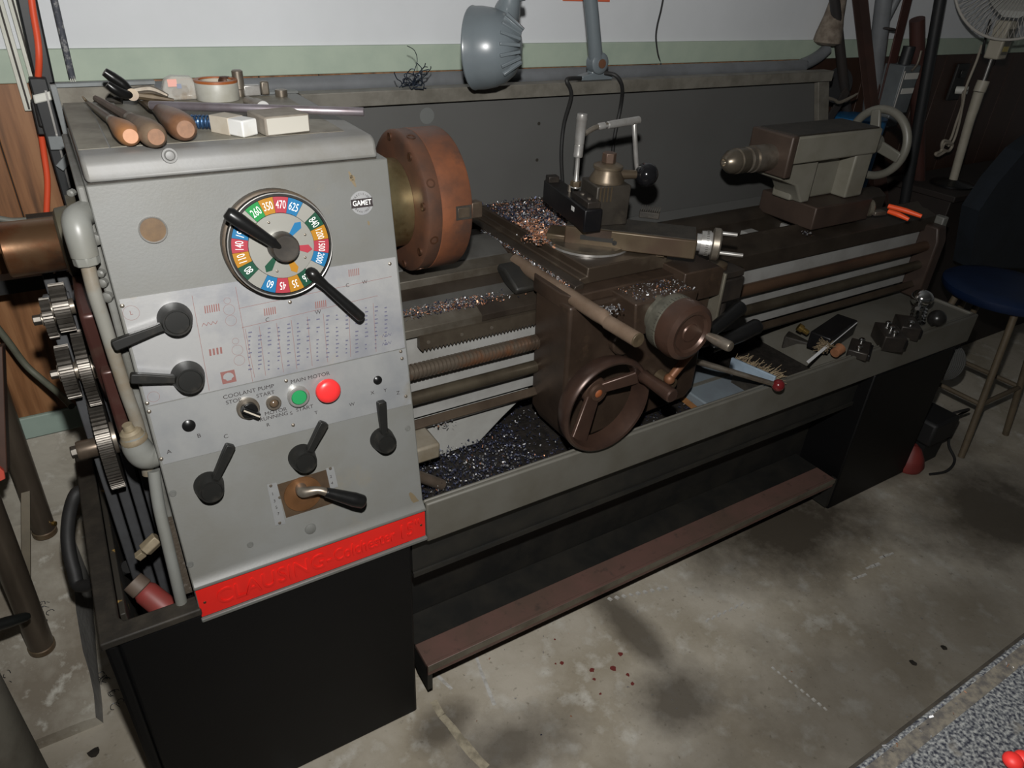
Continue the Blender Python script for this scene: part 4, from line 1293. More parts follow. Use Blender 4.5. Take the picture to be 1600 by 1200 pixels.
# ---- splash guard
YG = .62
b = B()
b.prism([(.008, .93), (2.36, .93), (2.20, 1.332), (.008, 1.332)], YG, YG + .003, 'y')
b.prism([(YG, .93), (YG + .003, .93), (YG - .10, .835), (YG - .10, .83)], .46, 2.215, 'x')
b.box(.46, 2.215, YG - .10, YG - .097, .56, .835)
sg_ = part('splash_guard', b, GUARD, bevel=.001)
part('guard_top_rim', B().prism([(YG - .030, 1.332), (YG + .012, 1.332), (YG + .012, 1.304), (YG + .003, 1.304), (YG + .003, 1.318), (YG - .012, 1.306), (YG - .03, 1.300)], .455, 2.215, 'x'), GUARDRIM, sg_, bevel=.002)
part('guard_side_rim', B().prism([(2.310, .93), (2.36, .93), (2.215, 1.305), (2.160, 1.305)], YG - .02, YG - .001, 'y'), GUARDRIM, sg_, bevel=.002)
part('guard_side_rim', B().box(.004, .014, YG - .022, YG + .006, .98, 1.365), mat('blue_grey_rim', (.20, .22, .225), .5, 0, (.15, .155, .15), 12), sg_, bevel=.001)
part('guard_top_rim', B().box(.180, .455, YG - .012, YG + .010, 1.331, 1.336), MATS['blue_grey_rim'], sg_, bevel=.001)
part('guard_back_sheet', B().box(.014, .178, YG - .004, YG - .0005, 1.20, 1.362), GRIMY, sg_)
part('guard_top_rim', B().box(.004, .180, YG - .012, YG + .006, 1.358, 1.365), MATS['blue_grey_rim'], sg_, bevel=.001)
for px, py in ((842, 193), (839, 250)):
    part('guard_hole', B().rev([(0, .0045), (.0008, .0045), (.0008, 0)], U(px, py, 'y', YG - .0005), -Y, 14), GRIMEDARK, sg_)
part('guard_disc', B().rev([(0, .019), (.0006, .019), (.0008, 0)], U(667, 181, 'y', YG - .0005), -Y, 28), mat('pale_plug', (.125, .13, .125), .5), sg_)

# ================================================================== THE WORK LAMP ON THE GUARD
lb = U(930, 118, 'y', YG - .005)
lamp = thing('work_lamp', (lb.x, lb.y, 1.3325), 'blue-grey jointed machine lamp fixed on the splash guard rim', 'lamp')


def lpart(name, b, m, **k):
    return obj(name, b, m, lamp, **k)


lpart('lamp_base', B().prism([(lb.x - .05, 1.3325), (lb.x + .05, 1.3325), (lb.x + .05, 1.343), (lb.x + .018, 1.350), (lb.x + .018, 1.372), (lb.x - .018, 1.372), (lb.x - .018, 1.350), (lb.x - .05, 1.343)], lb.y - .012, lb.y + .014, 'y'), LAMPG, bevel=.002)
pj = U(934, 98, 'y', lb.y - .012)
t1 = U(920, 0, 'y', lb.y - .012) + Z * .02
d = (t1 - pj).normalized()
t2 = pj + d * .42
lpart('lower_arm', B().tube([pj + Y * .006, pj + d * .03 - X * .004, t1, t2], [.021, .0185, .0175, .0165], 14, 3), LAMPG)
jt = lpart('arm_joint', B().rev([(-.018, .024), (-.016, .026), (.012, .026), (.016, .020), (.016, .012), (.018, .011), (.018, 0)], pj, -Y, 26), LAMPG)
lpart('joint_bolt', B().rev([(0, .011), (.004, .011), (.005, 0)], pj - Y * .017, -Y, 18), mat('rusty_bolt', (.17, .08, .045), .5, .3))
lpart('arm_joint', B().rev([(-.02, .026), (.02, .026)], t2, -Y, 26), LAMPG)
# shade: a deep bell opening to the left and a ribbed heat vent on the right
rimc = U(741, 76, 'y', .53)
neck = U(798, 2, 'y', .50)
elbow = neck + V((.02, .0, .20))
lpart('upper_arm', B().tube([t2 + Y * 0, elbow + V((0, .02, .02)), elbow], [.015, .014, .014], 12, 4), LAMPG)
sd_ = (-ROWS[0] * .93 + FW * .24 - ROWS[1] * .10).normalized()      # the way the bell faces
o = rimc - sd_ * .108
prof = [(a_, b_ * .92) for a_, b_ in [(0, .0), (.001, .022), (.006, .042), (.018, .062), (.036, .077), (.058, .087), (.084, .092), (.104, .0925), (.107, .0940), (.110, .0925), (.104, .089), (.084, .088), (.058, .083), (.036, .073), (.018, .058), (.006, .034), (.004, 0)]]
lpart('lamp_shade', B().rev(prof, o, sd_, 48), LAMPG, label='blue-grey bell shade seen from outside')
for k in range(8):
    # cooling fins around the closed end of the bell
    an = math.radians(-75 + 19 * k)
    e = (-FW * math.cos(an) - ROWS[1] * math.sin(an))
    e = (e - sd_ * e.dot(sd_)).normalized()
    t_ = (sd_ + e * .9).normalized()
    lpart('vent_rib', B().obox(o + sd_ * .012 + e * .050, (t_, sd_.cross(e).normalized(), t_.cross(sd_.cross(e).normalized())), (.024, .0035, .006)), LAMPG, bevel=.001)
hub_ = U(786, 36, 'y', .53)
lpart('lamp_neck', B().tube([hub_ - Z * .014 , hub_, hub_.lerp(neck, .6), neck + Z * .02, elbow], [.030, .031, .029, .022, .018], 18, 4), LAMPG)
lpart('neck_knob', B().rev([(0, .010), (.012, .010), (.014, .006)], neck + V((.015, -.01, .01)), V((1, -.5, .2)), 14), LAMPG)
# its two cables hang down the inside of the guard
yb = YG - .012
cb = [V((lb.x - .05, lb.y - .005, 1.338))] + [U(px, py, 'y', yy) for px, py, yy in ((886, 124, .574), (891, 138, .574), (892, 154, .582), (881, 195, yb), (877, 240, yb), (879, 285, yb))]
lpart('lamp_cable', B().tube(cb, .0052, 10), RUBBER)
cb = [U(945, 114, 'y', YG - .02), U(962, 118, 'y', YG - .045), U(972, 135, 'y', YG - .045), U(970, 165, 'y', yb), U(960, 215, 'y', yb), U(955, 265, 'y', yb)]
lpart('lamp_cable', B().tube(cb, .0052, 10), RUBBER)


# ================================================================== THINGS ON THE HEADSTOCK
ZT = 1.3412


def handle_tool(name, label, pe, pm, pf, re, m, mend, shank_m, bulb=1.0, flat=False):
    """wooden handled tool lying on the headstock: butt at pe, ferrule at pm, tip at pf (pixels on the top)"""
    e = U(*pe, 'z', ZT + re)
    mm = U(*pm, 'z', ZT + re * .75)
    f = U(*pf, 'z', ZT + .008)
    d = (mm - e)
    ln = d.length
    d.normalize()
    t = thing(name, (e.x, e.y, ZT), label, 'tool', 'wooden handled tools on the headstock')
    pr = [(0, re * .62), (.004, re * .82), (ln * .12, re), (ln * .35, re * .98 * bulb), (ln * .7, re * .74), (ln, re * .52)]
    obj('handle', B().rev(pr, e, d, 28), m, t)
    obj('handle_end', B().rev([(-.0008, 0), (-.0008, re * .60), (.0004, re * .63)], e, d, 24, cap=False), mend, t)
    obj('ferrule', B().rev([(ln * .94, re * .55), (ln * 1.1, re * .5), (ln * 1.1, 0)], e, d, 18), DULLSTEEL, t)
    return t, e, mm, f, d


t, e, mm, f, d = handle_tool('scraper', 'file-like scraper with turned orange wooden handle and pale butt, leftmost on the headstock top', (204, 213), (177, 190), (137, 160), .0165, WOOD1, WOODEND, DULLSTEEL)
obj('blade', B().tube([mm, mm.lerp(f, .25), mm.lerp(f, .8), f, f + V((-.006, .004, .010))], [.006, .0075, .005, .003, .001], 10), OILSTEEL2, t)
t, e, mm, f, d = handle_tool('file', 'old file with thick dirty grey-brown wooden handle between the two other handles', (244, 214), (206, 187), (150, 154), .0185, WOOD2, WOODENDD, DULLSTEEL)
obj('blade', B().tube([mm, mm.lerp(f, .1), f], [.006, .0085, .0055], 8, 3), mat('rusty_file_blade', (.13, .085, .06), .5, .3, (.09, .06, .042), 30), t)
t, e, mm, f, d = handle_tool('file', 'old file with polished dark brown wooden handle, third from the left', (290, 202), (250, 172), (212, 148), .0205, WOOD3, WOODENDD, DULLSTEEL)
s_ = d.cross(Z).normalized()
obj('blade', B().oprism(mm - Z * .003, (f - mm).normalized(), s_, Z, [(0, -.004), (.03, -.013), ((f - mm).length, -.007), ((f - mm).length, .007), (.03, .013), (0, .004)], .006), OILSTEEL2, t, bevel=.001)

# black handled pliers lying across the back
p = U(212, 150, 'z', ZT + .022)
pl = thing('pliers', (p.x, p.y, ZT), 'long-jawed pliers with curved black dipped handles at the back of the headstock', 'pliers')
yk = p.y
g1 = [U(163, 112, 'y', yk), U(176, 121, 'y', yk), U(192, 132, 'y', yk), U(206, 145, 'y', yk)]
g2 = [U(168, 131, 'y', yk - .02), U(180, 140, 'y', yk - .02), U(195, 147, 'y', yk - .015), U(208, 149, 'y', yk - .005)]
obj('grip', B().tube(g1, [.007, .009, .009, .0055], 12), BAKE, pl)
obj('grip', B().tube(g2, [.006, .008, .008, .0055], 12), BAKE, pl)
obj('pivot', B().cyl(U(207, 148, 'y', yk - .014), U(207, 148, 'y', yk + .012), .010, n=16), OILSTEEL2, pl)
obj('jaw', B().tube([U(206, 143, 'y', yk), U(235, 140, 'y', yk), U(262, 150, 'y', yk - .01)], [.006, .0075, .0035], 8), DULLSTEEL, pl)
obj('jaw', B().tube([U(210, 149, 'y', yk), U(240, 153, 'y', yk - .005), U(272, 157, 'y', yk - .01)], [.006, .0065, .003], 8), OILSTEEL2, pl)

# clear blister pack with a sticker
c = U(283, 155, 'z', ZT)
bp = thing('blister_pack', (c.x, c.y, ZT), 'crumpled clear plastic pack with pink and blue sticker left of the tape roll', 'package')
b = B()
b.prism([(c.x - .028, ZT), (c.x + .028, ZT), (c.x + .030, ZT + .024), (c.x + .024, ZT + .040), (c.x - .010, ZT + .042), (c.x - .024, ZT + .036), (c.x - .030, ZT + .02)], c.y - .012, c.y + .014, 'y')
obj('shell', b, CLEARP, bp, bevel=.004, seg=3)
obj('sticker', B().obox((c.x - .012, c.y - .0128, ZT + .031), (X, Y, Z), (.008, .0004, .0065)), PINK, bp)
obj('sticker', B().obox((c.x - .001, c.y - .0129, ZT + .025), (X, Y, Z), (.004, .0004, .004)), LABELB, bp)
obj('contents', B().ball((c.x + .008, c.y, ZT + .016), .009, 12).ball((c.x - .006, c.y + .002, ZT + .012), .008, 12), RUSTD, bp)

# roll of tape lying flat
c = U(347, 159, 'z', ZT) + V((0, .030, 0))
tr = thing('tape_roll', (c.x, c.y, ZT), 'roll of orange-brown packing tape lying flat on the headstock', 'tape')
obj('tape', B().rev([(0, .030), (0, .0385), (.001, .039), (.030, .039), (.031, .0385), (.031, .030), (0, .030)], (c.x, c.y, ZT), Z, 44, cap=False), TAPEW, tr)
obj('tape_edge', B().rev([(.0310, .0310), (.0310, .0392), (.0355, .0392), (.0355, .0310), (.0310, .0310)], (c.x, c.y, ZT), Z, 44, cap=False), TAPEB, tr)
obj('core', B().rev([(.0005, .0295), (.033, .0295), (.033, .0270), (.0005, .0270), (.0005, .0295)], (c.x, c.y, ZT), Z, 44, cap=False), CREAMP, tr)
obj('core_plug', B().cyl((c.x, c.y, ZT + .001), (c.x, c.y, ZT + .024), .0265, n=30), TAPEW, tr)

# small parts behind the tape
c = U(372, 150, 'z', ZT)
pn = tag(obj('collet', B().rev([(0, .0085), (.012, .0085), (.014, .0105), (.046, .0105), (.048, .008), (.048, .004)], (c.x + .004, .545, ZT), Z, 18), DULLSTEEL), 'small dark steel collet standing behind the tape roll', 'collet')
pn = tag(obj('cap_nut', B().rev([(0, .013), (.03, .013), (.036, .009), (.037, 0)], (c.x - .020, .548, ZT), Z, 18), RUSTD), 'rusty round cap nut standing behind the tape roll', 'nut')
c = U(402, 151, 'z', ZT)
vc = thing('pin_vice', (c.x, .545, ZT), 'short bright steel clamp right of the tape roll', 'clamp')
obj('body', B().box(c.x - .022, c.x + .010, .538, .553, ZT, ZT + .020), STEEL, vc, bevel=.002)
obj('jaw', B().box(c.x + .012, c.x + .028, .540, .551, ZT, ZT + .026), DULLSTEEL, vc, bevel=.003)

# long round bar across the top, with a short punch under it
a, e = U(236, 172, 'z', ZT + .016), U(569, 182, 'z', ZT + .016)
a.z = e.z = ZT + .0235
bb = thing('steel_bar', (a.x, a.y, ZT), 'long blued round steel bar lying across the headstock top', 'bar')
d = (e - a).normalized()
obj('bar', B().rev([(0, .0062), (.001, .0070), ((e - a).length - .001, .0070), ((e - a).length, .0062)], a, d, 20), BARSTEEL, bb)
obj('bar_end', B().rev([(-.0006, 0), (-.0006, .0060), (.0002, .0061)], a, d, 18, cap=False), STEEL, bb)
c = U(412, 170, 'z', ZT + .012)
rp = thing('round_punch', (c.x, c.y, ZT), 'short round steel punch with bright end face resting under the long bar', 'punch')
obj('body', B().rev([(.001, .0125), (.03, .0125), (.036, .009), (.075, .009)], (c.x, c.y, ZT + .0125), V((-.12, 1, 0)), 24), DULLSTEEL, rp)
obj('end_face', B().rev([(0, 0), (0, .0115), (.0012, .0125)], (c.x, c.y, ZT + .0125), V((-.12, 1, 0)), 24, cap=False), mat('pale_end_face', (.62, .62, .60), .4, .3), rp)
# blue spring
c0, c1 = U(300, 190, 'z', ZT + .0115), U(335, 191, 'z', ZT + .0115)
b = B()
pts = []
for k in range(73):
    a = 2 * PI * k / 12
    d = (c1 - c0) * (k / 72)
    nn = (c1 - c0).normalized().cross(Z)
    pts.append(c0 + d + nn * (.0095 * math.cos(a)) + Z * (.0095 * math.sin(a)))
b.tube(pts, .0019, 6, 0)
sp = tag(obj('coil_spring', b, BLUEM), 'blue coil spring lying between the brown handle and the white eraser', 'spring')
# eraser in a card sleeve and the oilstone
c = U(390, 213, 'z', ZT)
er = thing('eraser', (c.x, c.y, ZT), 'white block eraser half inside a cream sleeve near the front edge', 'eraser')
ax_ = (V((.93, -.02, 0)).normalized(), V((-.32, .95, 0)).normalized(), Z)
o = V((c.x, c.y, ZT + .0125))
ux = V((.96, .20, 0)).normalized()
uy = V((-.20, .96, 0))
uy = (V((-.52, .86, 0))).normalized()
ux = V((uy.y, -uy.x, 0))
obj('rubber', B().obox(o + uy * .014 + ux * .002, (ux, uy, Z), (.0155, .016, .0125)), WHITEP, er, bevel=.0025, seg=3)
obj('sleeve', B().obox(o + uy * .048 + ux * .002, (ux, uy, Z), (.0160, .020, .0130)), CREAMP, er, bevel=.0008)
c = U(447, 211, 'z', ZT)
uo = V((.985, .17, 0)).normalized()
vo = V((-.17, .985, 0))
os_ = thing('oilstone', (c.x, c.y, ZT), 'grey rectangular oilstone with a pale worn end beside the eraser', 'stone')
obj('stone', B().obox(V((c.x, c.y + .036, ZT + .0145)), (uo, vo, Z), (.038, .034, .0145)), STONE, os_, bevel=.003)
obj('pale_face', B().obox(V((c.x, c.y + .036, ZT + .0145)) - vo * .0345, (uo, vo, Z), (.035, .0007, .0122)), STONEW, os_, bevel=.0005)
c = U(177, 162, 'z', ZT)
ku = tag(obj('knurled_screw', B().rev([(0, .004), (.014, .004), (.014, .0065), (.026, .0065)], (c.x - .01, c.y, ZT + .0065), X * .9 - Y * .35, 12), GRIMEDARK), 'tiny black knurled screw lying behind the file tips', 'screw')

# ================================================================== CHIPS AND SWARF


def chips(name, fn, n, size, label, weights=(5, 3, 2), seed=1, curl=.5):
    rr = random.Random(seed)
    b = B()
    for i in range(n):
        p, w = fn(rr)
        s = size * rr.uniform(.45, 1.4)
        u = V((rr.gauss(0, 1), rr.gauss(0, 1), rr.gauss(0, .8))).normalized()
        v = u.cross(V((rr.gauss(0, 1), rr.gauss(0, 1), rr.gauss(0, 1)))).normalized()
        wv = u.cross(v)
        wd = s * rr.uniform(.10, .28)
        k = 4 if rr.random() < curl else 1
        mi = rr.choices((0, 1, 2), w or weights)[0]
        p = p + Z * (s * .3)
        tot = rr.uniform(1.5, 5.0) if k > 1 else .2
        prev = None
        rad = s / 3
        for j in range(k + 1):
            a = tot * j / k
            q = p + (u * math.cos(a) + v * math.sin(a)) * rad + wv * (s * .25 * j / k)
            if k == 1:
                q = p + u * (s * (j - .5))
            cur = (b.bm.verts.new(q - wv * wd), b.bm.verts.new(q + wv * wd))
            if prev:
                b.bm.faces.new((prev[0], cur[0], cur[1], prev[1])).material_index = mi
            prev = cur
    o = obj(name, b, [CHIPB, CHIPS, CHIPC], flat=True)
    return tag(o, label, 'swarf', kind='stuff')


def on_slide(rr):
    while True:
        y = rr.uniform(.26, .66)
        x = rr.uniform(.915, 1.14)
        if rr.random() > math.exp(-((y - .42) / .16) ** 2):
            continue
        q = V((x, y, 1.031 + rr.random() * .004))
        if (q - V((1.03, .30, 1.03))).length < .07 or x > 1.10:
            continue
        hot = (abs(x - .945) < .035 and abs(y - .36) < .10) or rr.random() < .15
        return q, ((1, 2, 7) if hot else (6, 3, 1))


chips('slide_chips', on_slide, 4200, .0058, 'blue, silver and copper coloured metal chips heaped on the cross-slide behind the compound', seed=3)


def hump(rr):
    a, r = rr.uniform(0, 2 * PI), abs(rr.gauss(0, .022))
    q = U(848, 372, 'z', 1.032)
    return q + V((r * math.cos(a), r * math.sin(a), max(0, .020 - r * .7) * rr.random())), (1, 2, 8)


chips('slide_chips', hump, 900, .006, 'bright copper-coloured pile of curled chips against the compound slide', seed=5)


def ledge(rr):
    x = rr.uniform(.50, .84)
    while rr.random() > math.exp(-((x - .64) / .09) ** 2):
        x = rr.uniform(.50, .84)
    y = rr.uniform(.236, .285)
    return V((x, y, .9385 + rr.random() * .006)), (4, 4, 4)


chips('ledge_chips', ledge, 1100, .0045, 'line of small bright chips along the lathe bed ledge', seed=6)


def wayside(rr):
    t = rr.random()
    return V((.868, .53 - .40 * t, .994)) + V((rr.gauss(0, .004), 0, rr.random() * .004)), (2, 6, 2)


chips('wing_chips', wayside, 700, .004, 'thin trail of silver chips along the cross-slide edge', seed=8)


def in_tray(rr):
    x = rr.uniform(.47, 1.32)
    y = rr.uniform(.024, .34)
    if rr.random() < .55:
        x = rr.uniform(.47, .80)
    return V((x, y, .566 + rr.random() * .012 + .03 * max(0, 1 - abs(x - .56) / .3) * rr.random())), (14, 3, .3)


chips('tray_chips', in_tray, 6000, .0062, 'dark blue and silver metal chips covering the chip tray left of the apron', seed=9, curl=.6)


def front_plat(rr):
    return V((rr.uniform(.965, 1.13), rr.uniform(.02, .125), .986)), (3, 5, 2)


chips('bracket_chips', front_plat, 420, .0042, 'sprinkle of chips on the flat bracket above the cross-feed dial', seed=10)
for k, (px, py, pln, v, n) in enumerate(((955, 485, 'z', .993, 60), (690, 662, 'z', .686, 50), (1262, 366, 'z', .957, 24))):
    c0 = U(px, py, pln, v)
    chips('loose_chips', lambda rr: (c0 + V((rr.gauss(0, .012), rr.gauss(0, .010), rr.random() * .004)), (1, 8, 1)), n, .006,
          ('small heap of silver chips beside the rod end', 'few silver chips on the small grey bearing box', 'few chips beside the tailstock base')[k], seed=20 + k)
# blue-black swarf tangle standing on the guard rim
rr = random.Random(12)
b = B()
c0 = U(645, 122, 'y', YG - .008)
for k in range(16):
    p = V((c0.x + rr.gauss(0, .008), c0.y, 1.336))
    pts = [p]
    d = V((rr.gauss(0, .6), rr.gauss(0, .25), rr.uniform(.4, 1.2))).normalized()
    for j in range(9):
        d = (d + V((rr.gauss(0, .75), rr.gauss(0, .4), rr.gauss(-.02, .65)))).normalized()
        q = pts[-1] + d * .0075
        q.z = max(q.z, 1.335)
        pts.append(q)
    b.tube(pts, .0011, 5, 3)
b.tube([V((c0.x, c0.y, 1.36)), V((c0.x + .012, c0.y, 1.388)), V((c0.x + .006, c0.y, 1.41)), V((c0.x - .012, c0.y, 1.42))], .0009, 5, 4)
tag(obj('swarf_tangle', b, mat('blue_black_swarf', (.03, .04, .06), .3, .7)), 'blue-black tangle of wiry swarf standing on the splash guard rim', 'swarf', kind='stuff')

c = U(1014, 340, 'z', 1.081)
sbr = thing('scrubbing_brush', (c.x, c.y, 1.0795), 'small dark brush with short stiff bristles lying on the compound slide', 'brush')
obj('block', B().obox(c + Z * .008, (cdv, cn, Z), (.024, .010, .008)), GRIMEDARK, sbr, bevel=.002)
b = B()
for k in range(9):
    for m_ in range(3):
        q = c + Z * .016 + cdv * (-.021 + .0052 * k) + cn * (-.006 + .006 * m_)
        b.tube([q, q + Z * .011 + cdv * .003], .0013, 4, 0)
obj('bristles', b, GRIMEDARK, sbr, kind='stuff')

# ---- things in the tray
p, q2 = U(664, 735, 'z', .60), U(684, 762, 'z', .580)
rdd = tag(obj('round_bar', B().cyl((.478, .10, .645), (q2.x + .01, q2.y, .585), .0125, n=20), mat('tan_round_bar', (.17, .13, .10), .42, .5, (.11, .085, .06), 14)), 'short brown round bar leaning in the left end of the chip tray', 'bar')
# pale blue tin lid and the orange strip below the apron
a, c = U(1080, 588, 'z', .585), U(1150, 605, 'z', .60)
tin = thing('metal_box', (1.41, .15, .565), 'flat pale blue metal box lying in the chip tray below the red ball lever', 'box')
obj('body', B().box(1.315, 1.50, .045, .28, .566, .598), PALEBLUE, tin, bevel=.004)
obj('lid_rim', B().prism([(.150, .598), (.160, .598), (.160, .602), (.150, .602)], 1.33, 1.49, 'x'), TRAYG, tin)
tag(obj('wood_strip', B().obox((1.305, .13, .574), (V((.08, 1, 0)).normalized(), V((1, -.08, 0)).normalized(), Z), (.095, .007, .004)), mat('orange_strip_wood', (.30, .14, .05), .6, 0, (.2, .09, .03), 20)), 'thin orange wooden strip beside the pale blue box', 'strip')
p, q2 = U(1142, 566, 'z', .648), U(1210, 596, 'z', .664)
br = thing('bench_brush', (p.x, p.y, .63), 'pale blue backed bench brush with dirty bristles behind the red ball lever', 'brush')
d = (q2 - p).normalized()
s = d.cross(Z).normalized()
obj('back', B().obox((p + q2) / 2, (d, s, Z), ((q2 - p).length / 2, .004, .016)), CYAN, br, bevel=.002)
b = B()
rr = random.Random(4)
for k in range(150):
    o = p.lerp(q2, rr.random()) - s * .006 + Z * rr.uniform(-.012, .012)
    e = o + (-s * rr.uniform(.02, .036) + d * rr.gauss(0, .008) + Z * rr.gauss(.006, .008))
    b.tube([o, o.lerp(e, .5) + Z * .002, e], .0009, 4, 0)
obj('bristles', b, STRAW, br, kind='stuff')
obj('foot', B().obox((p + q2) / 2 - Z * .048, (d, s, Z), (.05, .012, .034)), GRIMEDARK, br)
ZS = .6385
a, e = U(1262, 566, 'z', ZS + .02), U(1338, 503, 'z', ZS + .045)
th2 = thing('tool_holder', (1.80, .09, ZS), 'black tool holder with a thin white steel rule leaning on it in the tray', 'tool holder')
d = (e - a).normalized()
dh = V((d.x, d.y, 0)).normalized()
s = V((-dh.y, dh.x, 0))
md = a.lerp(e, .62)
obj('body', B().obox(V((md.x, md.y, ZS + .024)) + s * .030 + dh * .03, (dh, s, Z), (.098, .032, .026)), HOLDBLK, th2, bevel=.003)
vw = (a.lerp(e, .5) - CAM).normalized()
vw = (vw - d * vw.dot(d)).normalized()
obj('steel_rule', B().obox(a.lerp(e, .5) , (d, vw, d.cross(vw)), ((e - a).length / 2, .0008, .0042)), mat('white_enamel_rule', (.6, .6, .6), .4), th2)
obj('clamp_knob', B().rev([(0, .008), (.018, .008), (.02, .012), (.035, .012), (.036, 0)], V((md.x - .05, md.y + .07, ZS + .026)), V((-.4, .5, .3)), 16), GOLD, th2)
c = U(1289, 541, 'z', ZS + .02)
bu = thing('paint_brush', (c.x, c.y, ZS), 'worn brush with a round tuft of pale straw bristles beside the white steel rule', 'brush')
b = B()
for k in range(160):
    dd = (V((-.75, -.2, .3)) + V((rr.gauss(0, .28), rr.gauss(0, .28), rr.gauss(0, .28)))).normalized()
    o = c + V((rr.gauss(0, .005), rr.gauss(0, .005), rr.gauss(0, .005)))
    b.tube([o, o + dd * rr.uniform(.02, .034)], .0012, 4, 0)
obj('bristles', b, STRAW, bu, kind='stuff')
obj('handle', B().cyl(c, c + V((.09, .03, -.012)), .008, n=12), DARKFRAME, bu)
c = U(1304, 552, 'z', ZS + .012)
tag(obj('cork', B().rev([(0, .014), (.03, .017), (.031, 0)], c, V((.7, .1, .2)), 16), mat('orange_brown_cork', (.26, .11, .05), .8, 0, (.18, .07, .03), 40, bump=.3)), 'orange-brown cork bung below the white steel rule', 'cork')


c = U(1250, 528, 'z', .60)
tag(obj('oily_block', B().obox((c.x, c.y, .592), (V((.9, .43, 0)).normalized(), V((-.43, .9, 0)).normalized(), Z), (.05, .04, .022)), GRIMEDARK, bevel=.004), 'oily dark steel block in the black pit of the tray left of the straw brush', 'block')


def holder(px, py, ang, w, h, lab, nk):
    c = U(px, py, 'z', ZS)
    t = thing('boring_holder', (c.x, c.y, ZS), lab, 'tool holder', 'tool holders lying in the tray')
    u = V((math.cos(ang), math.sin(ang), 0))
    v = V((-u.y, u.x, 0))
    obj('block', B().obox(c + Z * h / 2, (u, v, Z), (w, w * .62, h / 2)), DARKFRAME, t, bevel=.004)
    obj('dovetail', B().obox(c + Z * h / 2 - v * w * .64, (u, v, Z), (w * .9, w * .12, h * .3)), HOLDBLK, t, bevel=.002)
    for k in range(nk):
        p = c + u * (w * (-.6 + 1.2 * k / max(nk - 1, 1))) + Z * h
        obj('set_screw', B().rev([(0, .009), (.010, .009), (.013, .006), (.013, 0)], p, Z, 14), CHROME, t)
    return t


holder(1384, 538, .9, .052, .050, 'dark tool holder block with bright set screws at the tray front edge', 3)
holder(1412, 522, .8, .048, .046, 'dark tool holder block left of the chrome knob', 1)
holder(1340, 552, .5, .046, .026, 'low brown tool holder lying beneath the white rule', 2)
c = U(1432, 505, 'z', ZS)
ck2 = thing('chrome_knob', (c.x, c.y, ZS), 'shiny chrome ball knob on a ribbed stem standing in the right end of the tray', 'knob')
pr = [(0, .026), (.006, .026), (.010, .018)]
for k in range(4):
    pr += [(.012 + .012 * k, .016), (.017 + .012 * k, .024), (.022 + .012 * k, .016)]
obj('stem', B().rev(pr, c, V((-.05, .12, 1)), 24), CHROME, ck2)
obj('ball', B().ball(c + V((-.004, .01, .086)), .034, 24, sq=.85), CHROME, ck2)
obj('side_stud', B().cyl(c + V((-.02, .0, .080)), c + V((-.062, -.015, .072)), .007, n=12), CHROME, ck2)
c = U(1459, 510, 'z', ZS)
tag(obj('black_ball', B().ball((c.x, c.y, ZS + .028), .028, 24).cyl((c.x, c.y, ZS), (c.x, c.y, ZS + .006), .012, n=16), mat('dull_black_ball', (.014, .013, .012), .3)), 'dull black ball knob standing right of the chrome knob', 'knob')
# orange gripped pliers on the bed behind the tailstock
op = thing('snips', (2.16, .25, .955), 'pliers with bright orange grips lying behind the tailstock base', 'pliers')
a = U(1382, 328, 'z', .985)
for (q0, q1, r) in (((1388, 322), (1440, 338), .0075), ((1388, 330), (1420, 343), .0072)):
    obj('grip', B().tube([U(*q0, 'z', .985), U((q0[0] + q1[0]) / 2, (q0[1] + q1[1]) / 2 - 1, 'z', .982), U(*q1, 'z', .975)], [r, r * 1.1, r * .8], 10), ORANGEB, op)
obj('head', B().obox(a + V((-.02, .006, -.008)), (V((.98, -.2, 0)).normalized(), V((.2, .98, 0)).normalized(), Z), (.022, .012, .006)), DULLSTEEL, op, bevel=.002)

# red bottle in the belt compartment
a, e = U(206, 908, 'z', .553), U(258, 950, 'z', .50)
rbt = thing('oil_bottle', (e.x, e.y, .45), 'dusty red oil bottle lying inside the open belt compartment', 'bottle')
d = (e - a).normalized()
obj('cap', B().rev([(0, .012), (.001, .0205), (.024, .0215), (.026, .019)], a, d, 26), DUSTCAP, rbt)
obj('body', B().rev([(.026, .0185), (.034, .0225), (.10, .024), (.13, .024), (.134, 0)], a, d, 28), REDGUM, rbt)
# thick black hose looping out of the cabinet
pts = [V((-.12, .44, .56)), U(128, 770, 'y', .42), U(112, 800, 'y', .40), U(108, 840, 'y', .38), U(116, 885, 'y', .35), U(132, 916, 'y', .32), V((-.13, .26, .545))]
pts = [V((-.128, .50, .53))] + [U(px, py, 'x', -.16) if False else U(px, py, 'y', yy) for px, py, yy in ((122, 768, .47), (109, 800, .45), (106, 845, .42), (115, 890, .38), (130, 916, .345))] + [V((-.09, .27, .50))]
tag(obj('black_hose', B().tube(pts, .0135, 14), RUBBER), 'thick black hose looping out of the left side of the lathe cabinet', 'hose')

# ================================================================== AGAINST THE BACK WALL
b = B()
zc = 1.318
b.tube([V((.05, .79, zc - .002)), V((1.2, .79, zc)), V((2.20, .79, zc)), V((2.32, .80, zc + .006)), V((2.40, .81, zc + .025)), V((2.45, .815, zc + .05))], .021, 16, 5)
tag(obj('conduit_pipe', b, GREYPIPE), 'long grey pipe running along the wall behind the splash guard', 'pipe')
wp = [U(px, py, 'y', .838) for px, py in ((1038, -12), (1033, 15), (1027, 40), (1025, 60), (1028, 85), (1034, 105))] + [V((U(1036, 113, 'y', .80)))]
hw_ = thing('hanging_wire', (wp[0].x, .838, 1.33), 'thin dark wire hanging down the white wall to the grey pipe', 'wire')
obj('wire', B().tube(wp, .0028, 8), RUBBER, hw_)
obj('clip', B().obox(U(1036, 110, 'y', .80), (X, Y, Z), (.010, .012, .010)), WHITEZ, hw_, bevel=.003)
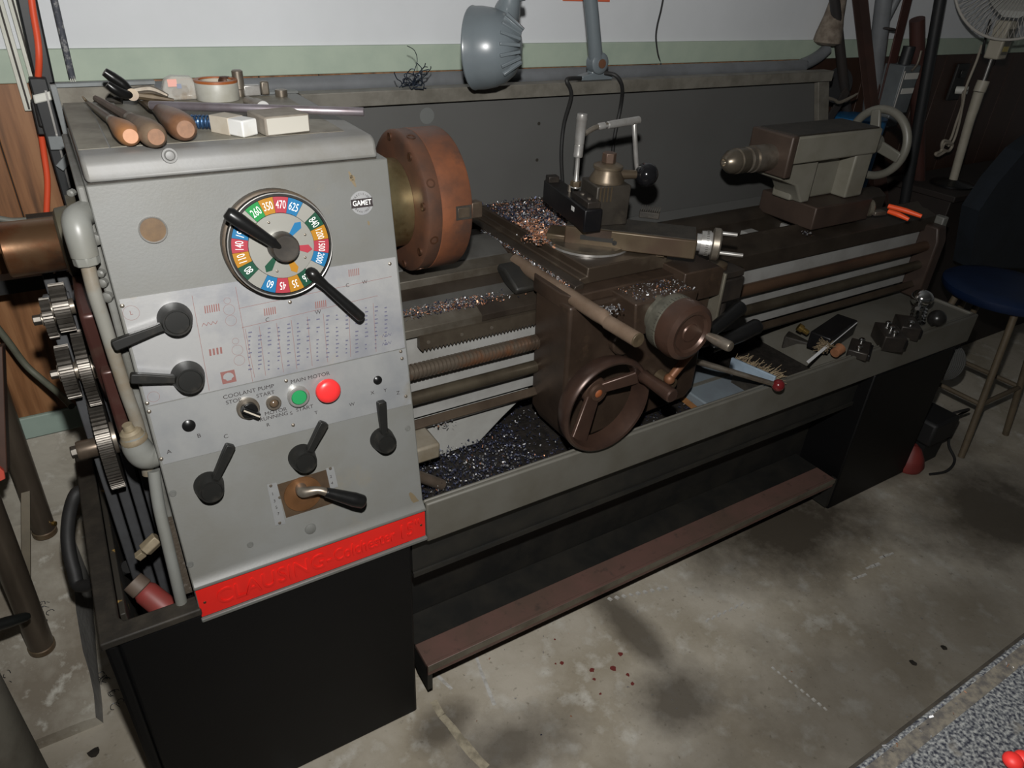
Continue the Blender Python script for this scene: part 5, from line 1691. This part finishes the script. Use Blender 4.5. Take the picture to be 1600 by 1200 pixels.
tag(obj('wall_sign', B().box(U(880, 0, 'y', .846).x, U(952, 0, 'y', .846).x, .843, .8495, U(915, 2, 'y', .846).z, U(915, 2, 'y', .846).z + .22), mat('red_orange_board', (.60, .13, .06), .6)), 'red board on the white wall, mostly above the picture', 'sign')


# left corner: raceway, black pole, red cable, braided cable
def straight(p0, p1, m, lab, name, cat, r=None, up=.5, dn=0.0, ends=None, n=14):
    d = (p1 - p0)
    a = p0 - d.normalized() * up
    e = p1 + d.normalized() * dn
    return tag(obj(name, B().cyl(a, e, r, n=n), m), lab, cat)


yl = .832
p0, p1 = U(8, 0, 'y', yl), U(57, 172, 'y', yl)
d = (p1 - p0).normalized()
s = Y.cross(d).normalized()
rw = thing('cable_raceway', (p1.x, yl, p1.z), 'pair of narrow cream cable channels on the wall at the far left', 'channel')
ln = (p1 - p0).length + .6
for k, off in enumerate((-.012, .012)):
    o = p0 - d * .6 + s * off
    obj('channel', B().obox(o + d * ln / 2, (d, s, Y), (ln / 2, .0085, .006)), mat('cream_channel', (.62, .62, .54), .5, 0, (.5, .5, .43), 12), rw, bevel=.001)
    obj('groove', B().obox(o + d * ln / 2 - Y * .0062, (d, s, Y), (ln / 2 - .003, .0018, .0004)), GRIMEDARK, rw)
p0, p1 = U(42, 0, 'y', .77), U(72, 137, 'y', .77)
d = (p1 - p0).normalized()
s = Y.cross(d).normalized()
bpole = thing('black_post', (p1.x, .77, p1.z), 'thick black square post running up past the lathe at the far left', 'post')
obj('post', B().obox(p0.lerp(p1, .5) - d * .25, (d, s, Y), ((p1 - p0).length / 2 + .27, .017, .012)), PIPEBLK, bpole, bevel=.004)
obj('post', B().obox(U(96, 255, 'y', .745), ((U(118, 330, 'y', .745) - U(74, 175, 'y', .745)).normalized(), s, Y), (.165, .015, .012)), PIPEBLK, bpole, bevel=.003)
obj('sleeve', B().obox(U(77, 172, 'y', .755), (d, s, Y), (.030, .024, .018)), RUBBER, bpole, bevel=.004)
obj('sleeve', B().obox(U(64, 183, 'y', .77), (d, s, Y), (.032, .012, .016)), RUBBER, bpole, bevel=.003)
obj('strap', B().obox(U(71, 149, 'y', .75), (d, (s + d * .25).normalized(), Y), (.0085, .022, .019)), WHITEZ, bpole, bevel=.003)
obj('bright_edge', B().obox(U(91, 220, 'y', .728), ((U(104, 280, 'y', .728) - U(80, 185, 'y', .728)).normalized(), s, Y), (.095, .0018, .001)), STEEL, bpole)
obj('bracket', B().obox(U(95, 223, 'y', .72), (d, s, Y), (.013, .020, .004)), MATS['blue_grey_rim'], bpole, bevel=.001)
obj('bracket', B().obox(U(104, 250, 'y', .72), ((d + s).normalized(), (s - d).normalized(), Y), (.022, .008, .004)), MATS['blue_grey_rim'], bpole, bevel=.001)
tag(obj('red_cable', B().tube([U(px, py, 'y', yy) for px, py, yy in ((47, -20, .745), (52, 20, .745), (59, 62, .745), (61, 95, .745), (59, 140, .765), (62, 190, .79), (68, 235, .80), (74, 280, .80), (73, 325, .80), (72, 352, .80))], .0062, 10), ORANGEC),
    'orange-red cable hanging beside the black post at the far left', 'cable')
p0, p1 = U(85, 0, 'y', .80), U(113, 122, 'y', .80)
pts = [p0 - (p1 - p0) * .6, p0, p1]
bc_ = thing('braided_cable', (p1.x, .80, p1.z), 'grey-black braided cable with bare wire ends right of the black post', 'cable')
obj('cable', B().tube(pts, .0062, 12, 0), mat('speckled_braid', (.06, .065, .08), .7, 0, (.24, .24, .24), 90, .5, .6), bc_)
for k in (-1, 0, 1):
    obj('wire_end', B().cyl(p1 + X * .0035 * k, p1 + (p1 - p0).normalized() * .018 + X * .0045 * k, .0012, n=6), WHITEZ, bc_)
tag(obj('green_cable', B().tube([U(px, py, 'y', yy) for px, py, yy in ((-30, 480, .72), (10, 530, .72), (40, 570, .72), (68, 595, .70), (92, 615, .66), (112, 635, .60))], .0072, 10), mat('olive_cable', (.12, .125, .09), .6, 0, (.09, .09, .065), 20)),
    'olive grey cable sagging behind the change gears', 'cable')
tag(obj('grey_cable', B().tube([U(px, py, 'y', .60) for px, py in ((-30, 338), (0, 342), (20, 345), (42, 344))], .0058, 10), mat('grey_green_cable', (.14, .14, .12), .6)), 'short grey cable above the spindle tube at the left edge', 'cable')
sbk = tag(obj('serrated_bar', B().box(U(40, 338, 'y', .66).x, U(98, 330, 'y', .66).x, .64, .67, U(70, 342, 'y', .66).z, U(70, 334, 'y', .66).z), GRIMEDARK), 'black serrated bar behind the spindle tube', 'bar')
b = B()
tag(obj('black_beam', B().box(-.42, -.02, .70, .74, U(30, 452, 'y', .72).z, U(30, 430, 'y', .72).z), mat('black_beam_paint', (.008, .008, .008), .6)), 'black horizontal beam behind the spindle tube at the left edge', 'beam')

# left: pipe stand on the footing
c1 = V((U(66, 1003, 'z', .12).x, .52, ramp(.52)))
c2 = V((U(70, 822, 'z', .25).x, .79, ramp(.79)))
ps = thing('pipe_stand', (c1.x, c1.y, c1.z), 'stand of scuffed steel tube legs on the concrete footing at the left edge', 'stand')


def leg(c, ptop, y, r):
    t = U(*ptop, 'y', y)
    d = (t - c).normalized()
    e = c + d * 1.0
    obj('leg', B().rev([(0, r), ((e - c).length, r)], c + d * .004, d, 24), PIPEBR, ps)
    obj('leg_collar', B().rev([(0, r * 1.08), (.014, r * 1.08), (.016, r)], c, d, 24), mat('rusty_leg_collar', (.20, .16, .10), .5, .3, (.13, .08, .045), 20), ps)
    return d


leg(c1, (-18, 795), .47, .0265)
d2 = leg(c2, (8, 655), .78, .0265)
a, e = U(40, 768, 'y', .70), U(41, 905, 'y', .60)
obj('flat_brace', B().obox(a.lerp(e, .5), ((e - a).normalized(), X, (e - a).normalized().cross(X)), ((e - a).length / 2, .0095, .004)), mat('tan_flat_bar', (.15, .125, .085), .5, .3, (.10, .085, .06), 12), ps, bevel=.001)
obj('foot_bolt', B().rev([(0, .006), (.008, .006), (.009, 0)], c2 + d2 * .035 + V((.024, -.014, 0)), V((.7, -.6, 0)), 10), GOLD, ps)
a, e = U(-4, 540, 'y', .58), U(4, 735, 'y', .50)
obj('stand_board', B().obox(a.lerp(e, .5), ((e - a).normalized(), X, (e - a).normalized().cross(X)), ((e - a).length / 2, .011, .03)), mat('dark_red_board', (.075, .035, .022), .6, 0, (.05, .025, .016), 12), ps, bevel=.002)
o = U(-2, 742, 'y', .46)
tag(obj('red_guard', B().oprism(o, X, Z, -Y, [(-.05, -.022), (.010, -.006), (.012, .012), (-.004, .050), (-.05, .060)], .012), PAPERRED, bevel=.002), 'salmon red plastic corner at the left edge below the dark board', 'guard')
a, e = U(-40, 988, 'y', .36), U(46, 962, 'y', .40)
tag(obj('pry_bar', B().tube([a, a.lerp(e, .6), a.lerp(e, .93), e], [.013, .0125, .010, .006], 14, 0), mat('black_bar_paint', (.012, .013, .012), .4)), 'black tapered bar end poking in from the left edge', 'bar')
ce = U(72, 1196, 'y', .12)
cr = .105
cxx = ce.x - cr - .002
cn_ = thing('gas_cylinder', (cxx, .12, 0), 'dusty grey cylinder with a red and orange shoulder at the bottom left corner', 'cylinder')
zt_ = U(10, 1052, 'y', .10).z
obj('body', B().rev([(0, cr * .97), (.006, cr), (zt_ - .03, cr), (zt_ - .004, cr * .97)], (cxx, .12, 0), Z, 44), mat('dusty_grey_cylinder', (.20, .185, .15), .7, 0, (.13, .115, .09), 10, .4, .65, c3=(.25, .10, .03), scale3=5, lo3=.62, hi3=.7), cn_)
obj('shoulder', B().rev([(zt_ - .004, cr * .97), (zt_ + .03, cr * .86), (zt_ + .06, cr * .60), (zt_ + .075, cr * .3), (zt_ + .08, 0)], (cxx, .12, 0), Z, 44), mat('chipped_red_shoulder', (.28, .03, .03), .5, 0, (.17, .03, .025), 12), cn_)

# right corner: stock leaning on the wall ------------------------------------------------


def lean(px0, py0, y0, px1, py1, y1):
    """axis of a piece of stock seen through two pixels, carried down to the floor and up out of view"""
    a, e = U(px0, py0, 'y', y0), U(px1, py1, 'y', y1)
    d = (e - a).normalized()
    t = (0.0 - e.z) / d.z
    return a, e, e + d * max(t - .01, .05), d


def stock_round(name, lab, cat, p, r, m, up=.12, n=16):
    a, e, f, d = lean(*p)
    return tag(obj(name, B().cyl(a - d * up, f, r, n=n), m), lab, cat, 'metal stock leaning in the right corner')


def stock_bar(name, lab, cat, p, w, t, m, up=.12, angle_iron=False):
    a, e, f, d = lean(*p)
    top = a - d * up
    s = (X - d * X.dot(d)).normalized()
    q = d.cross(s)
    if q.y > 0:
        q = -q
    if angle_iron:
        poly = [(-w, 0), (0, -.0), (w, 0), (w, -t), (t * .4, -t), (t * .4, w), (-t * .4, w), (-t * .4, -t), (-w, -t)]
        b = B().oprism(top, s, q, d, poly, (f - top).length)
    else:
        b = B().oprism(top, s, q, d, [(-w, -t), (w, -t), (w, t), (-w, t)], (f - top).length)
    return tag(obj(name, b, m, bevel=.0015), lab, cat, 'metal stock leaning in the right corner')


stock_round('steel_pipe', 'dark round pipe leaning on the wall just right of the splash guard', 'pipe', (1304, 0, .80, 1325, 190, .775), .0175, PIPEDK)
stock_bar('angle_iron', 'brown iron tee bar, widest of the stock leaning on the wall behind the tailstock wheel', 'iron bar', (1343, 0, .79, 1362, 170, .765), .034, .003, BROWNIRON, angle_iron=True)
stock_round('grey_tube', 'thick grey tube with a thin branch leaning behind the brown tee bar', 'pipe', (1381, 0, .80, 1365, 130, .795), .030, GREYPIPE)
gt_ = bpy.data.objects['grey_tube']
a_, e_ = U(1404, -8, 'y', .785), U(1377, 46, 'y', .795)
obj('branch_pipe', B().cyl(a_, e_, .014, n=16), GREYPIPE, gt_)
stock_bar('red_flat_bar', 'narrow red-brown flat bar ending below the thick grey tube', 'iron bar', (1386, 46, .79, 1371, 165, .76), .011, .003, REDIRON, up=0)
stock_bar('red_flat_bar', 'wide red oxide flat bar slanting left of the red pipe', 'iron bar', (1418, 0, .77, 1386, 130, .755), .025, .003, REDIRON)
stock_round('red_pipe', 'short red oxide pipe with an open top left of the black pole', 'pipe', (1433, 30, .76, 1434, 150, .74), .027, REDIRON, up=0)
stock_round('black_pole', 'long straight black pole between the red pipe and the fan', 'pole', (1469, 0, .70, 1416, 300, .66), .0205, PIPEBLK)
stock_bar('rusty_flat_bar', 'dark flat bar slanting across the blue tub', 'iron bar', (1315, 155, .71, 1288, 198, .69), .016, .004, PIPEDK, up=.04)
c = U(1384, 40, 'y', .79)
tag(obj('pipe_clip', B().torus(c + V((0, .0, -.01)), V((.1, 0, 1)), .034, .005, 24, 8), PIPEDK), 'dark clip ring around the thick grey tube', 'clip')
# burlap-like bundle hanging
c = U(1303, 25, 'y', .815)
tag(obj('rag_bundle', B().rev([(-.17, .016), (-.10, .022), (0, .034), (.06, .047), (.085, .05), (.095, .03), (.096, 0)], c + Z * .0, V((-.03, 0, -1)), 18), mat('brown_sacking', (.20, .165, .13), .9, 0, (.11, .085, .065), 30, .4, .62, bump=.8, bscale=60)),
    'brown rag bundle hanging on the wall behind the dark pipe', 'rag')
# blue tub, white rag and grey disc behind the tailstock
c = U(1316, 185, 'y', .76)
tub = thing('blue_tub', (c.x, c.y, 0), 'blue plastic tub standing behind the tailstock', 'tub')
obj('body', B().rev([(0, .085), (c.z - .02, .095), (c.z + .02, .098), (c.z + .022, .09)], (c.x + .0, .69, 0), Z, 36), mat('blue_plastic', (.012, .105, .24), .45), tub)
tag(obj('rag', B().tube([U(px, py, 'y', .62) for px, py in ((1281, 157), (1290, 153), (1303, 156), (1312, 160), (1330, 152), (1340, 146))], [.004, .007, .005, .006, .005, .003], 10), mat('dirty_white_rag', (.13, .115, .09), .9, 0, (.12, .10, .08), 40, bump=.6)),
    'dirty white rag draped on the rim of the blue tub', 'rag')
c = U(1308, 133, 'y', .80)
tag(obj('saw_blade', B().rev([(0, .062), (.004, .064), (.008, .062), (.008, 0)], c, V((-.25, -1, .1)), 40), mat('dark_disc', (.055, .055, .057), .4, .5)), 'dark round disc with a bright rim leaning behind the dark pipe', 'disc')
# switch box
c = U(1417, 137, 'y', .69)
sb = thing('switch_box', (c.x, c.y, c.z - .09), 'grey electrical switch box with two pale labels on the wall stock', 'switch box')
ux = V((.995, -.02, 0)).normalized()
obj('box', B().box(c.x - .052, c.x + .052, c.y, c.y + .085, c.z - .095, c.z + .078), BOXG, sb, bevel=.004)
obj('lower_box', B().box(c.x - .055, c.x + .015, c.y + .002, c.y + .075, c.z - .145, c.z - .097), BOXG, sb, bevel=.004)
obj('label', B().box(c.x - .034, c.x + .048, c.y - .002, c.y, c.z + .030, c.z + .052), mat('pale_metal_label', (.55, .54, .50), .4), sb)
obj('label', B().box(c.x - .030, c.x + .046, c.y - .002, c.y, c.z - .022, c.z - .002), MATS['pale_metal_label'], sb)
obj('hinge_rod', B().cyl((c.x - .049, c.y - .003, c.z - .08), (c.x - .049, c.y - .003, c.z + .06), .003, n=8), STEEL, sb)
obj('switch_arm', B().tube([V((c.x - .01, c.y - .004, c.z + .06)), V((c.x + .01, c.y - .006, c.z + .085)), V((c.x + .012, c.y - .004, c.z + .13))], .0045, 8), DULLSTEEL, sb)
obj('conduit_stub', B().cyl((c.x, c.y + .04, c.z + .078), (c.x, c.y + .04, c.z + .14), .022, n=16), PIPEBLK, sb)
# outlet, plug and cord
c = U(1496, 128, 'y', .836)
ol = thing('wall_outlet', (c.x, YW - .008, c.z), 'black wall outlet with a white plug on the dark panelling', 'outlet')
obj('plate', B().box(c.x - .045, c.x + .045, .828, .841, c.z - .075, c.z + .075), RUBBER, ol, bevel=.004)
obj('socket', B().box(c.x - .02, c.x + .02, .820, .829, c.z + .018, c.z + .05), BAKE, ol, bevel=.002)
cdp = thing('power_cord', (c.x, .81, c.z - .03), 'pale knotted power cord hanging from the outlet beside the fan pole', 'cord')
obj('plug', B().cyl((c.x - .005, .828, c.z - .032), (c.x + .012, .785, c.z - .028), .016, n=14), WHITEZ, cdp)
cm = mat('dusty_cord', (.34, .30, .24), .6)
obj('cord', B().tube([V((c.x + .012, .79, c.z - .028))] + [U(px, py, 'y', .74) for px, py in ((1505, 145), (1503, 165), (1494, 192), (1486, 216), (1478, 226))], .0052, 8), cm, cdp)
obj('cord', B().tube([U(px, py, 'y', .73) for px, py in ((1534, 70), (1526, 95), (1510, 135), (1505, 160), (1498, 195), (1490, 220), (1482, 228))], .0052, 8), cm, cdp)
kc = [U(px, py, 'y', .72) for px, py in ((1484, 222), (1474, 220), (1472, 232), (1482, 236), (1488, 226), (1476, 224), (1470, 236), (1462, 240), (1466, 243), (1478, 236))]
obj('knot', B().tube(kc, .0062, 8), cm, cdp)
obj('black_lead', B().tube([U(px, py, 'y', .70) for px, py in ((1548, 30), (1541, 55), (1537, 72), (1536, 90))], .005, 8), RUBBER, cdp)

# dark chest in the corner with the pedestal fan standing on it
zc_ = U(1488, 288, 'y', .60).z
xc_ = U(1488, 288, 'y', .60).x
ch = thing('storage_chest', (xc_ + .45, .66, 0), 'very dark brown chest in the far right corner under the fan', 'chest')
cmz = mat('dark_brown_chest', (.020, .013, .010), .7, 0, (.014, .010, .008), 8)
obj('body', B().box(xc_ - .16, xc_ + 1.3, .50, .80, 0, zc_ - .03), cmz, ch, bevel=.004)
obj('lid', B().box(xc_ - .18, xc_ + 1.32, .48, .80, zc_ - .028, zc_ - .002), cmz, ch, bevel=.004)
fan = thing('pedestal_fan', (xc_, .60, zc_), 'cream pedestal fan with a white wire guard at the top right corner', 'fan')
yf = .60
fb = U(1488, 284, 'y', yf)
obj('base', B().rev([(0, .085), (.006, .085), (.010, .078), (.016, .03), (.022, .022)], (fb.x, yf, zc_), Z, 32), BAKE, fan)
f1, f2 = U(1489, 282, 'y', yf), U(1513, 196, 'y', yf)
f3, f4 = U(1530, 143, 'y', yf), U(1537, 126, 'y', yf)
obj('pole', B().tube([f1, f2, f2.lerp(f3, .5), f3], [.0165, .0175, .0190, .0200], 18, 4), FANW, fan)
obj('pole_collar', B().tube([f3, f4], [.0225, .0225], 18, 0), FANW, fan)
f5 = U(1549, 92, 'y', yf)
obj('inner_rod', B().tube([f4, f5], .0055, 12, 0), STEEL, fan)
h0, h1 = U(1553, 92, 'y', yf), U(1575, 32, 'y', yf)
d = (h1 - h0).normalized()
s = Y.cross(d).normalized()
obj('control_head', B().obox(h0.lerp(h1, .5), (d, s, Y), ((h1 - h0).length / 2, .032, .028)), FANW, fan, bevel=.006)
obj('control_window', B().obox(h0.lerp(h1, .46) - Y * .0285, (d, s, Y), (.045, .021, .001)), mat('smoky_fan_window', (.10, .095, .075), .3), fan)
obj('control_label', B().obox(h0.lerp(h1, .28) - Y * .0295, (d, s, Y), (.009, .019, .0008)), mat('yellow_fan_label', (.40, .33, .12), .5), fan)
fc = U(1600, -52, 'y', yf)
fd = (CAM - fc).normalized() * .6 + V((-.3, -.7, .05))
fd.normalize()
fr2 = .240
obj('motor_cover', B().rev([(-.10, .045), (-.04, .075), (0, .080), (.008, .07)], fc - fd * .02, fd, 30), FANW, fan)
obj('guard_ring', B().torus(fc + fd * .035, fd, fr2, .0050, 60, 8), FANWH, fan)
obj('guard_ring', B().torus(fc + fd * .085, fd, .055, .0035, 40, 8), FANWH, fan)
obj('hub_cap', B().rev([(0, .052), (.006, .05), (.010, .03), (.011, 0)], fc + fd * .085, fd, 28), mat('tan_hub_cap', (.36, .30, .19), .5), fan)
u_, v_, w_ = basis(fd)
b = B()
for k in range(72):
    a = 2 * PI * k / 72
    e = u_ * math.cos(a) + v_ * math.sin(a)
    b.tube([fc + fd * .085 + e * .054, fc + fd * .080 + e * .13, fc + fd * .035 + e * fr2, fc - fd * .02 + e * .14, fc - fd * .05 + e * .06], .0011, 4, 2)
obj('guard_wires', b, FANWH, fan, kind='stuff')
for k in range(3):
    a = 2 * PI * k / 3 + .5
    e = u_ * math.cos(a) + v_ * math.sin(a)
    q = fd.cross(e)
    b = B()
    n_ = 6
    pr = [[fc + fd * (.030 + .018 * t) + e * (.03 + .135 * t) + q * ((.02 + .075 * math.sin(PI * min(t * .9 + .1, 1))) * sg + .0) + fd * (sg * .018) for sg in (-1, 1)] for t in [i / n_ for i in range(n_ + 1)]]
    for i in range(n_):
        f_ = [pr[i][0], pr[i][1], pr[i + 1][1], pr[i + 1][0]]
        b.face(f_)
        b.face([p - fd * .002 for p in f_][::-1])
    obj('fan_blade', b, mat('grey_fan_blade', (.22, .22, .20), .35), fan)

# blue stool with a dark backrest at the right end of the tray
sx, sy, szz = 2.90, .115, .64
stl = thing('shop_stool', (sx, sy, 0), 'round blue vinyl stool on tan legs at the right end of the lathe', 'stool')
obj('seat', B().rev([(-.048, .17), (-.045, .200), (-.030, .212), (-.012, .212), (-.002, .198), (.004, .15), (.004, 0)], (sx, sy, szz), Z, 48), BLUESEAT, stl)
for k, (ax2, ay2) in enumerate(((-1, -1), (1, -1), (1, 1), (-1, 1))):
    obj('leg', B().tube([V((sx + ax2 * .105, sy + ay2 * .105, szz - .045)), V((sx + ax2 * .165, sy + ay2 * .165, 0))], .0125, 12, 0), TANLEG, stl)
    nx2 = ((-1, -1), (1, -1), (1, 1), (-1, 1))[(k + 1) % 4]
    t = .62
    w1 = .105 + .06 * t
    obj('rung', B().cyl((sx + ax2 * w1, sy + ay2 * w1, (szz - .045) * (1 - t)), (sx + nx2[0] * w1, sy + nx2[1] * w1, (szz - .045) * (1 - t)), .009, n=10), TANLEG, stl)
ct = thing('draped_coat', (3.3, .32, .62), 'dark navy cloth draped behind the blue stool at the right edge', 'cloth')
pts = [U(*p, 'y', .33) for p in ((1514, 418), (1530, 330), (1560, 285), (1600, 238), (1680, 180), (1700, 420))]
bmx = B()
n3 = len(pts)
fr3 = [p for p in pts]
bk3 = [p + V((.02, .08, 0)) for p in pts]
bmx.face(fr3).face(bk3[::-1])
for i in range(n3):
    bmx.face([fr3[i], bk3[i], bk3[(i + 1) % n3], fr3[(i + 1) % n3]])
obj('cloth', bmx, NAVY, ct, bevel=.012, seg=3)
obj('chair_post', B().cyl((pts[0].x + .16, .37, 0), (pts[0].x + .16, .37, pts[0].z + .1), .014, n=12), TANLEG, ct)
obj('chair_post', B().cyl((pts[5].x - .08, .37, 0), (pts[5].x - .08, .37, pts[0].z + .1), .014, n=12), TANLEG, ct)

# coolant pump motor, its box and cord beyond the pedestal
pm = V((2.62, .16, .34))
pump = thing('coolant_motor', (2.62, .16, 0), 'small finned grey motor standing beyond the right pedestal', 'motor')
obj('body', B().rev([(0, .05), (.01, .062), (.13, .062), (.15, .05), (.152, 0)], (2.535, .14, .40), V((1, -.15, -.25)), 30), mat('dark_grey_motor', (.06, .062, .06), .5), pump)
for k in range(9):
    o = V((2.585, .133, .388)) + V((1, -.15, -.25)).normalized() * (.012 * k)
    obj('cooling_fin', B().rev([(0, .062), (0, .075), (.004, .075), (.004, .062)], o, V((1, -.15, -.25)), 26, cap=False), mat('grey_fin', (.085, .085, .08), .5), pump)
obj('foot', B().prism([(.09, 0), (.23, 0), (.21, .03), (.18, .30), (.14, .30), (.11, .03)], 2.56, 2.66, 'x'), mat('grey_motor_foot', (.11, .105, .09), .6), pump, bevel=.004)
bx = thing('black_bin', (2.60, .02, 0), 'black box standing on the floor right of the pedestal', 'box')
obj('body', B().box(2.50, 2.66, -.02, .10, .10, .20), mat('matt_black_box', (.010, .010, .010), .6), bx, bevel=.012)
obj('foot', B().box(2.52, 2.64, .0, .08, 0, .10), MATS['matt_black_box'], bx)
tag(obj('red_jug', B().rev([(0, .055), (.02, .06), (.05, .05), (.085, .03), (.10, .012)], (2.475, .02, .002), Z, 20), REDRAG), 'dull red plastic funnel on the floor beside the pedestal', 'funnel')
obj('looped_cord', B().tube([V((2.60, .05, .16)), V((2.70, .0, .20)), V((2.80, .02, .16)), V((2.80, .05, .10)), V((2.70, .0, .05)), V((2.66, -.06, .02)), V((2.58, -.08, .008)), V((2.50, -.06, .008))], .005, 8), RUBBER, bx)

# ================================================================== WORKTOP NEAR THE CAMERA
ZB_ = .90
te = -.842


def speckle():
    m = bpy.data.materials.new('speckled_grey_worktop')
    m.use_nodes = True
    nt = m.node_tree
    b = nt.nodes['Principled BSDF']
    b.inputs['Roughness'].default_value = .55
    N, K = nt.nodes.new, nt.links.new
    g = N('ShaderNodeNewGeometry')
    n = N('ShaderNodeTexNoise')
    n.inputs['Scale'].default_value = 260
    n.inputs['Detail'].default_value = 3
    K(g.outputs['Position'], n.inputs[0])
    r = N('ShaderNodeValToRGB')
    r.color_ramp.interpolation = 'LINEAR'
    e = r.color_ramp.elements
    e[0].position, e[0].color = .36, (.018, .02, .03, 1)
    e[1].position, e[1].color = .66, (.25, .255, .245, 1)
    k = e.new(.50)
    k.color = (.105, .11, .115, 1)
    K(n.outputs['Fac'], r.inputs[0])
    n2 = N('ShaderNodeTexNoise')
    n2.inputs['Scale'].default_value = 30
    K(g.outputs['Position'], n2.inputs[0])
    mr = N('ShaderNodeMapRange')
    mr.inputs[1].default_value, mr.inputs[2].default_value = .62, .72
    K(n2.outputs['Fac'], mr.inputs[0])
    x = N('ShaderNodeMix')
    x.data_type = 'RGBA'
    K(mr.outputs[0], x.inputs[0])
    K(r.outputs[0], x.inputs[6])
    x.inputs[7].default_value = (.16, .15, .13, 1)
    K(x.outputs[2], b.inputs['Base Color'])
    return m


wt = thing('workbench', (1.4, -1.2, 0), 'workbench with a speckled grey top at the bottom right corner', 'workbench')
obj('top', B().box(.10, 2.9, -1.55, te, ZB_ - .035, ZB_), speckle(), wt, bevel=.004, seg=3)
obj('edge_band', B().box(.10, 2.9, te, te + .004, ZB_ - .034, ZB_ - .006), GRIMEDARK, wt)
obj('dust_strip', B().box(.10, 2.9, te - .022, te - .006, ZB_ - .0004, ZB_ + .0004), mat('brown_dust', (.13, .115, .09), .9, 0, (.06, .055, .05), 90, .4, .6), wt)
for xx in (.14, 2.86):
    for yy in (-1.51, -1.0):
        obj('leg', B().box(xx - .03, xx + .03, yy - .03, yy + .03, 0, ZB_ - .035), DARKFRAME, wt)
c = U(1578, 1196, 'z', ZB_)
b = B()
b.ball((c.x, c.y, ZB_ + .008), .010, 16, sq=.8).ball((c.x + .012, c.y - .004, ZB_ + .008), .009, 16, sq=.85)
tag(obj('rubber_bung', b, mat('bright_red_rubber', (.75, .03, .025), .5)), 'small bright red rubber piece on the speckled worktop', 'bung')


def benchbits(rr):
    return V((rr.uniform(.5, 1.3), te - abs(rr.gauss(.006, .012)), ZB_ + .001)), (2, 7, 2)


chips('bench_chips', benchbits, 70, .0035, 'few bright metal chips along the worktop edge', seed=31)

# ================================================================== MARKS AND LITTER ON THE FLOOR
fl = bpy.data.objects['floor']
CHALK = mat('chalky_white_scrape', (.56, .55, .52), .9, 0, (.40, .38, .34), 60, .4, .6)
TANP = mat('tan_paint_line', (.42, .37, .27), .9, 0, (.25, .22, .16), 30, .4, .6)


def mark(name, pts, w, m):
    b = B()
    q = [U(px, py, 'z', .0012) for px, py in pts]
    for i in range(len(q) - 1):
        d = (q[i + 1] - q[i]).normalized()
        s = Z.cross(d) * w * random.uniform(.7, 1.2) / 2
        b.face([q[i] - s, q[i + 1] - s, q[i + 1] + s, q[i] + s])
    o = obj(name, b, m, fl, flat=True)
    return o


mark('chalk_mark', [(743, 1022), (752, 1050), (764, 1080), (773, 1102)], .010, CHALK)
mark('chalk_mark', [(677, 1048), (690, 1062), (706, 1077)], .012, CHALK)
mark('paint_line', [(677, 1095), (690, 1118), (705, 1135), (722, 1158), (742, 1182), (760, 1200)], .020, TANP)
for k in range(9):
    mark('scrape_mark', [(950 + k * 11, 934 - k * 2.2), (956 + k * 11, 938 - k * 2.2)], .012, CHALK)
for k in range(7):
    mark('scrape_mark', [(1103 + k * 9, 972 - k * 4.2), (1108 + k * 9, 966 - k * 4.2)], .008, CHALK)
for k in range(10):
    mark('scrape_mark', [(1206 + k * 9, 1042 + k * 7), (1211 + k * 9, 1047 + k * 7)], .008, CHALK)
for k in range(9):
    mark('scrape_mark', [(1332 + k * 7, 905 - k * 5.5 + (k % 3) * 3), (1340 + k * 7, 902 - k * 5.5 + (k % 3) * 3)], .010, CHALK)
REDDROP = mat('dried_red_paint', (.17, .03, .025), .6)
rr = random.Random(9)
for px, py, r in ((878, 1036, .007), (868, 1037, .003), (925, 1047, .008), (928, 1061, .005), (958, 1044, .009), (969, 1022, .008), (981, 1054, .006), (988, 1068, .006), (938, 1084, .004), (867, 999, .003)):
    c = U(px, py, 'z', .0012)
    b = B()
    b.face([c + V((r * rr.uniform(.6, 1.2) * math.cos(2 * PI * k / 9), r * rr.uniform(.6, 1.2) * math.sin(2 * PI * k / 9), 0)) for k in range(9)])
    obj('paint_drop', b, REDDROP, fl, flat=True)
for px, py, r in ((1475, 1012, .009), (1426, 1035, .010), (343 * .43, 1175, .014)):
    c = U(px, py, 'z', .0012)
    b = B()
    b.face([c + V((r * rr.uniform(.7, 1.2) * math.cos(2 * PI * k / 9), r * rr.uniform(.7, 1.2) * math.sin(2 * PI * k / 9), 0)) for k in range(9)])
    obj('oil_spot', b, GRIMEDARK, fl, flat=True)


def floorbits(rr):
    return U(rr.uniform(700, 1500), rr.uniform(830, 1190), 'z', .001), (1, 5, 1)


chips('floor_chips', floorbits, 60, .006, 'scattered tiny metal chips on the concrete floor', seed=41)
# wiry swarf on the footing
b = B()
for k in range(26):
    px, py = rr.choice(((35, 965), (20, 1090), (88, 1000), (70, 985), (100, 905), (155, 1045), (165, 1075), (160, 1060)))
    c = U(px + rr.gauss(0, 6), py + rr.gauss(0, 8), 'z', .05)
    c.z = ramp(c.y) + .002 if (c.x < -.25 and c.y > .34) else .002
    pts = [c + V((.010 * math.cos(a) * rr.uniform(.6, 1.2), .010 * math.sin(a) * rr.uniform(.6, 1.2), .004 * rr.random())) for a in [j * .9 for j in range(6)]]
    b.tube(pts, .0008, 4, 3)
tag(obj('wiry_swarf', b, MATS['blue_black_swarf']), 'small dark curls of wiry swarf on the concrete footing and floor', 'swarf', kind='stuff')
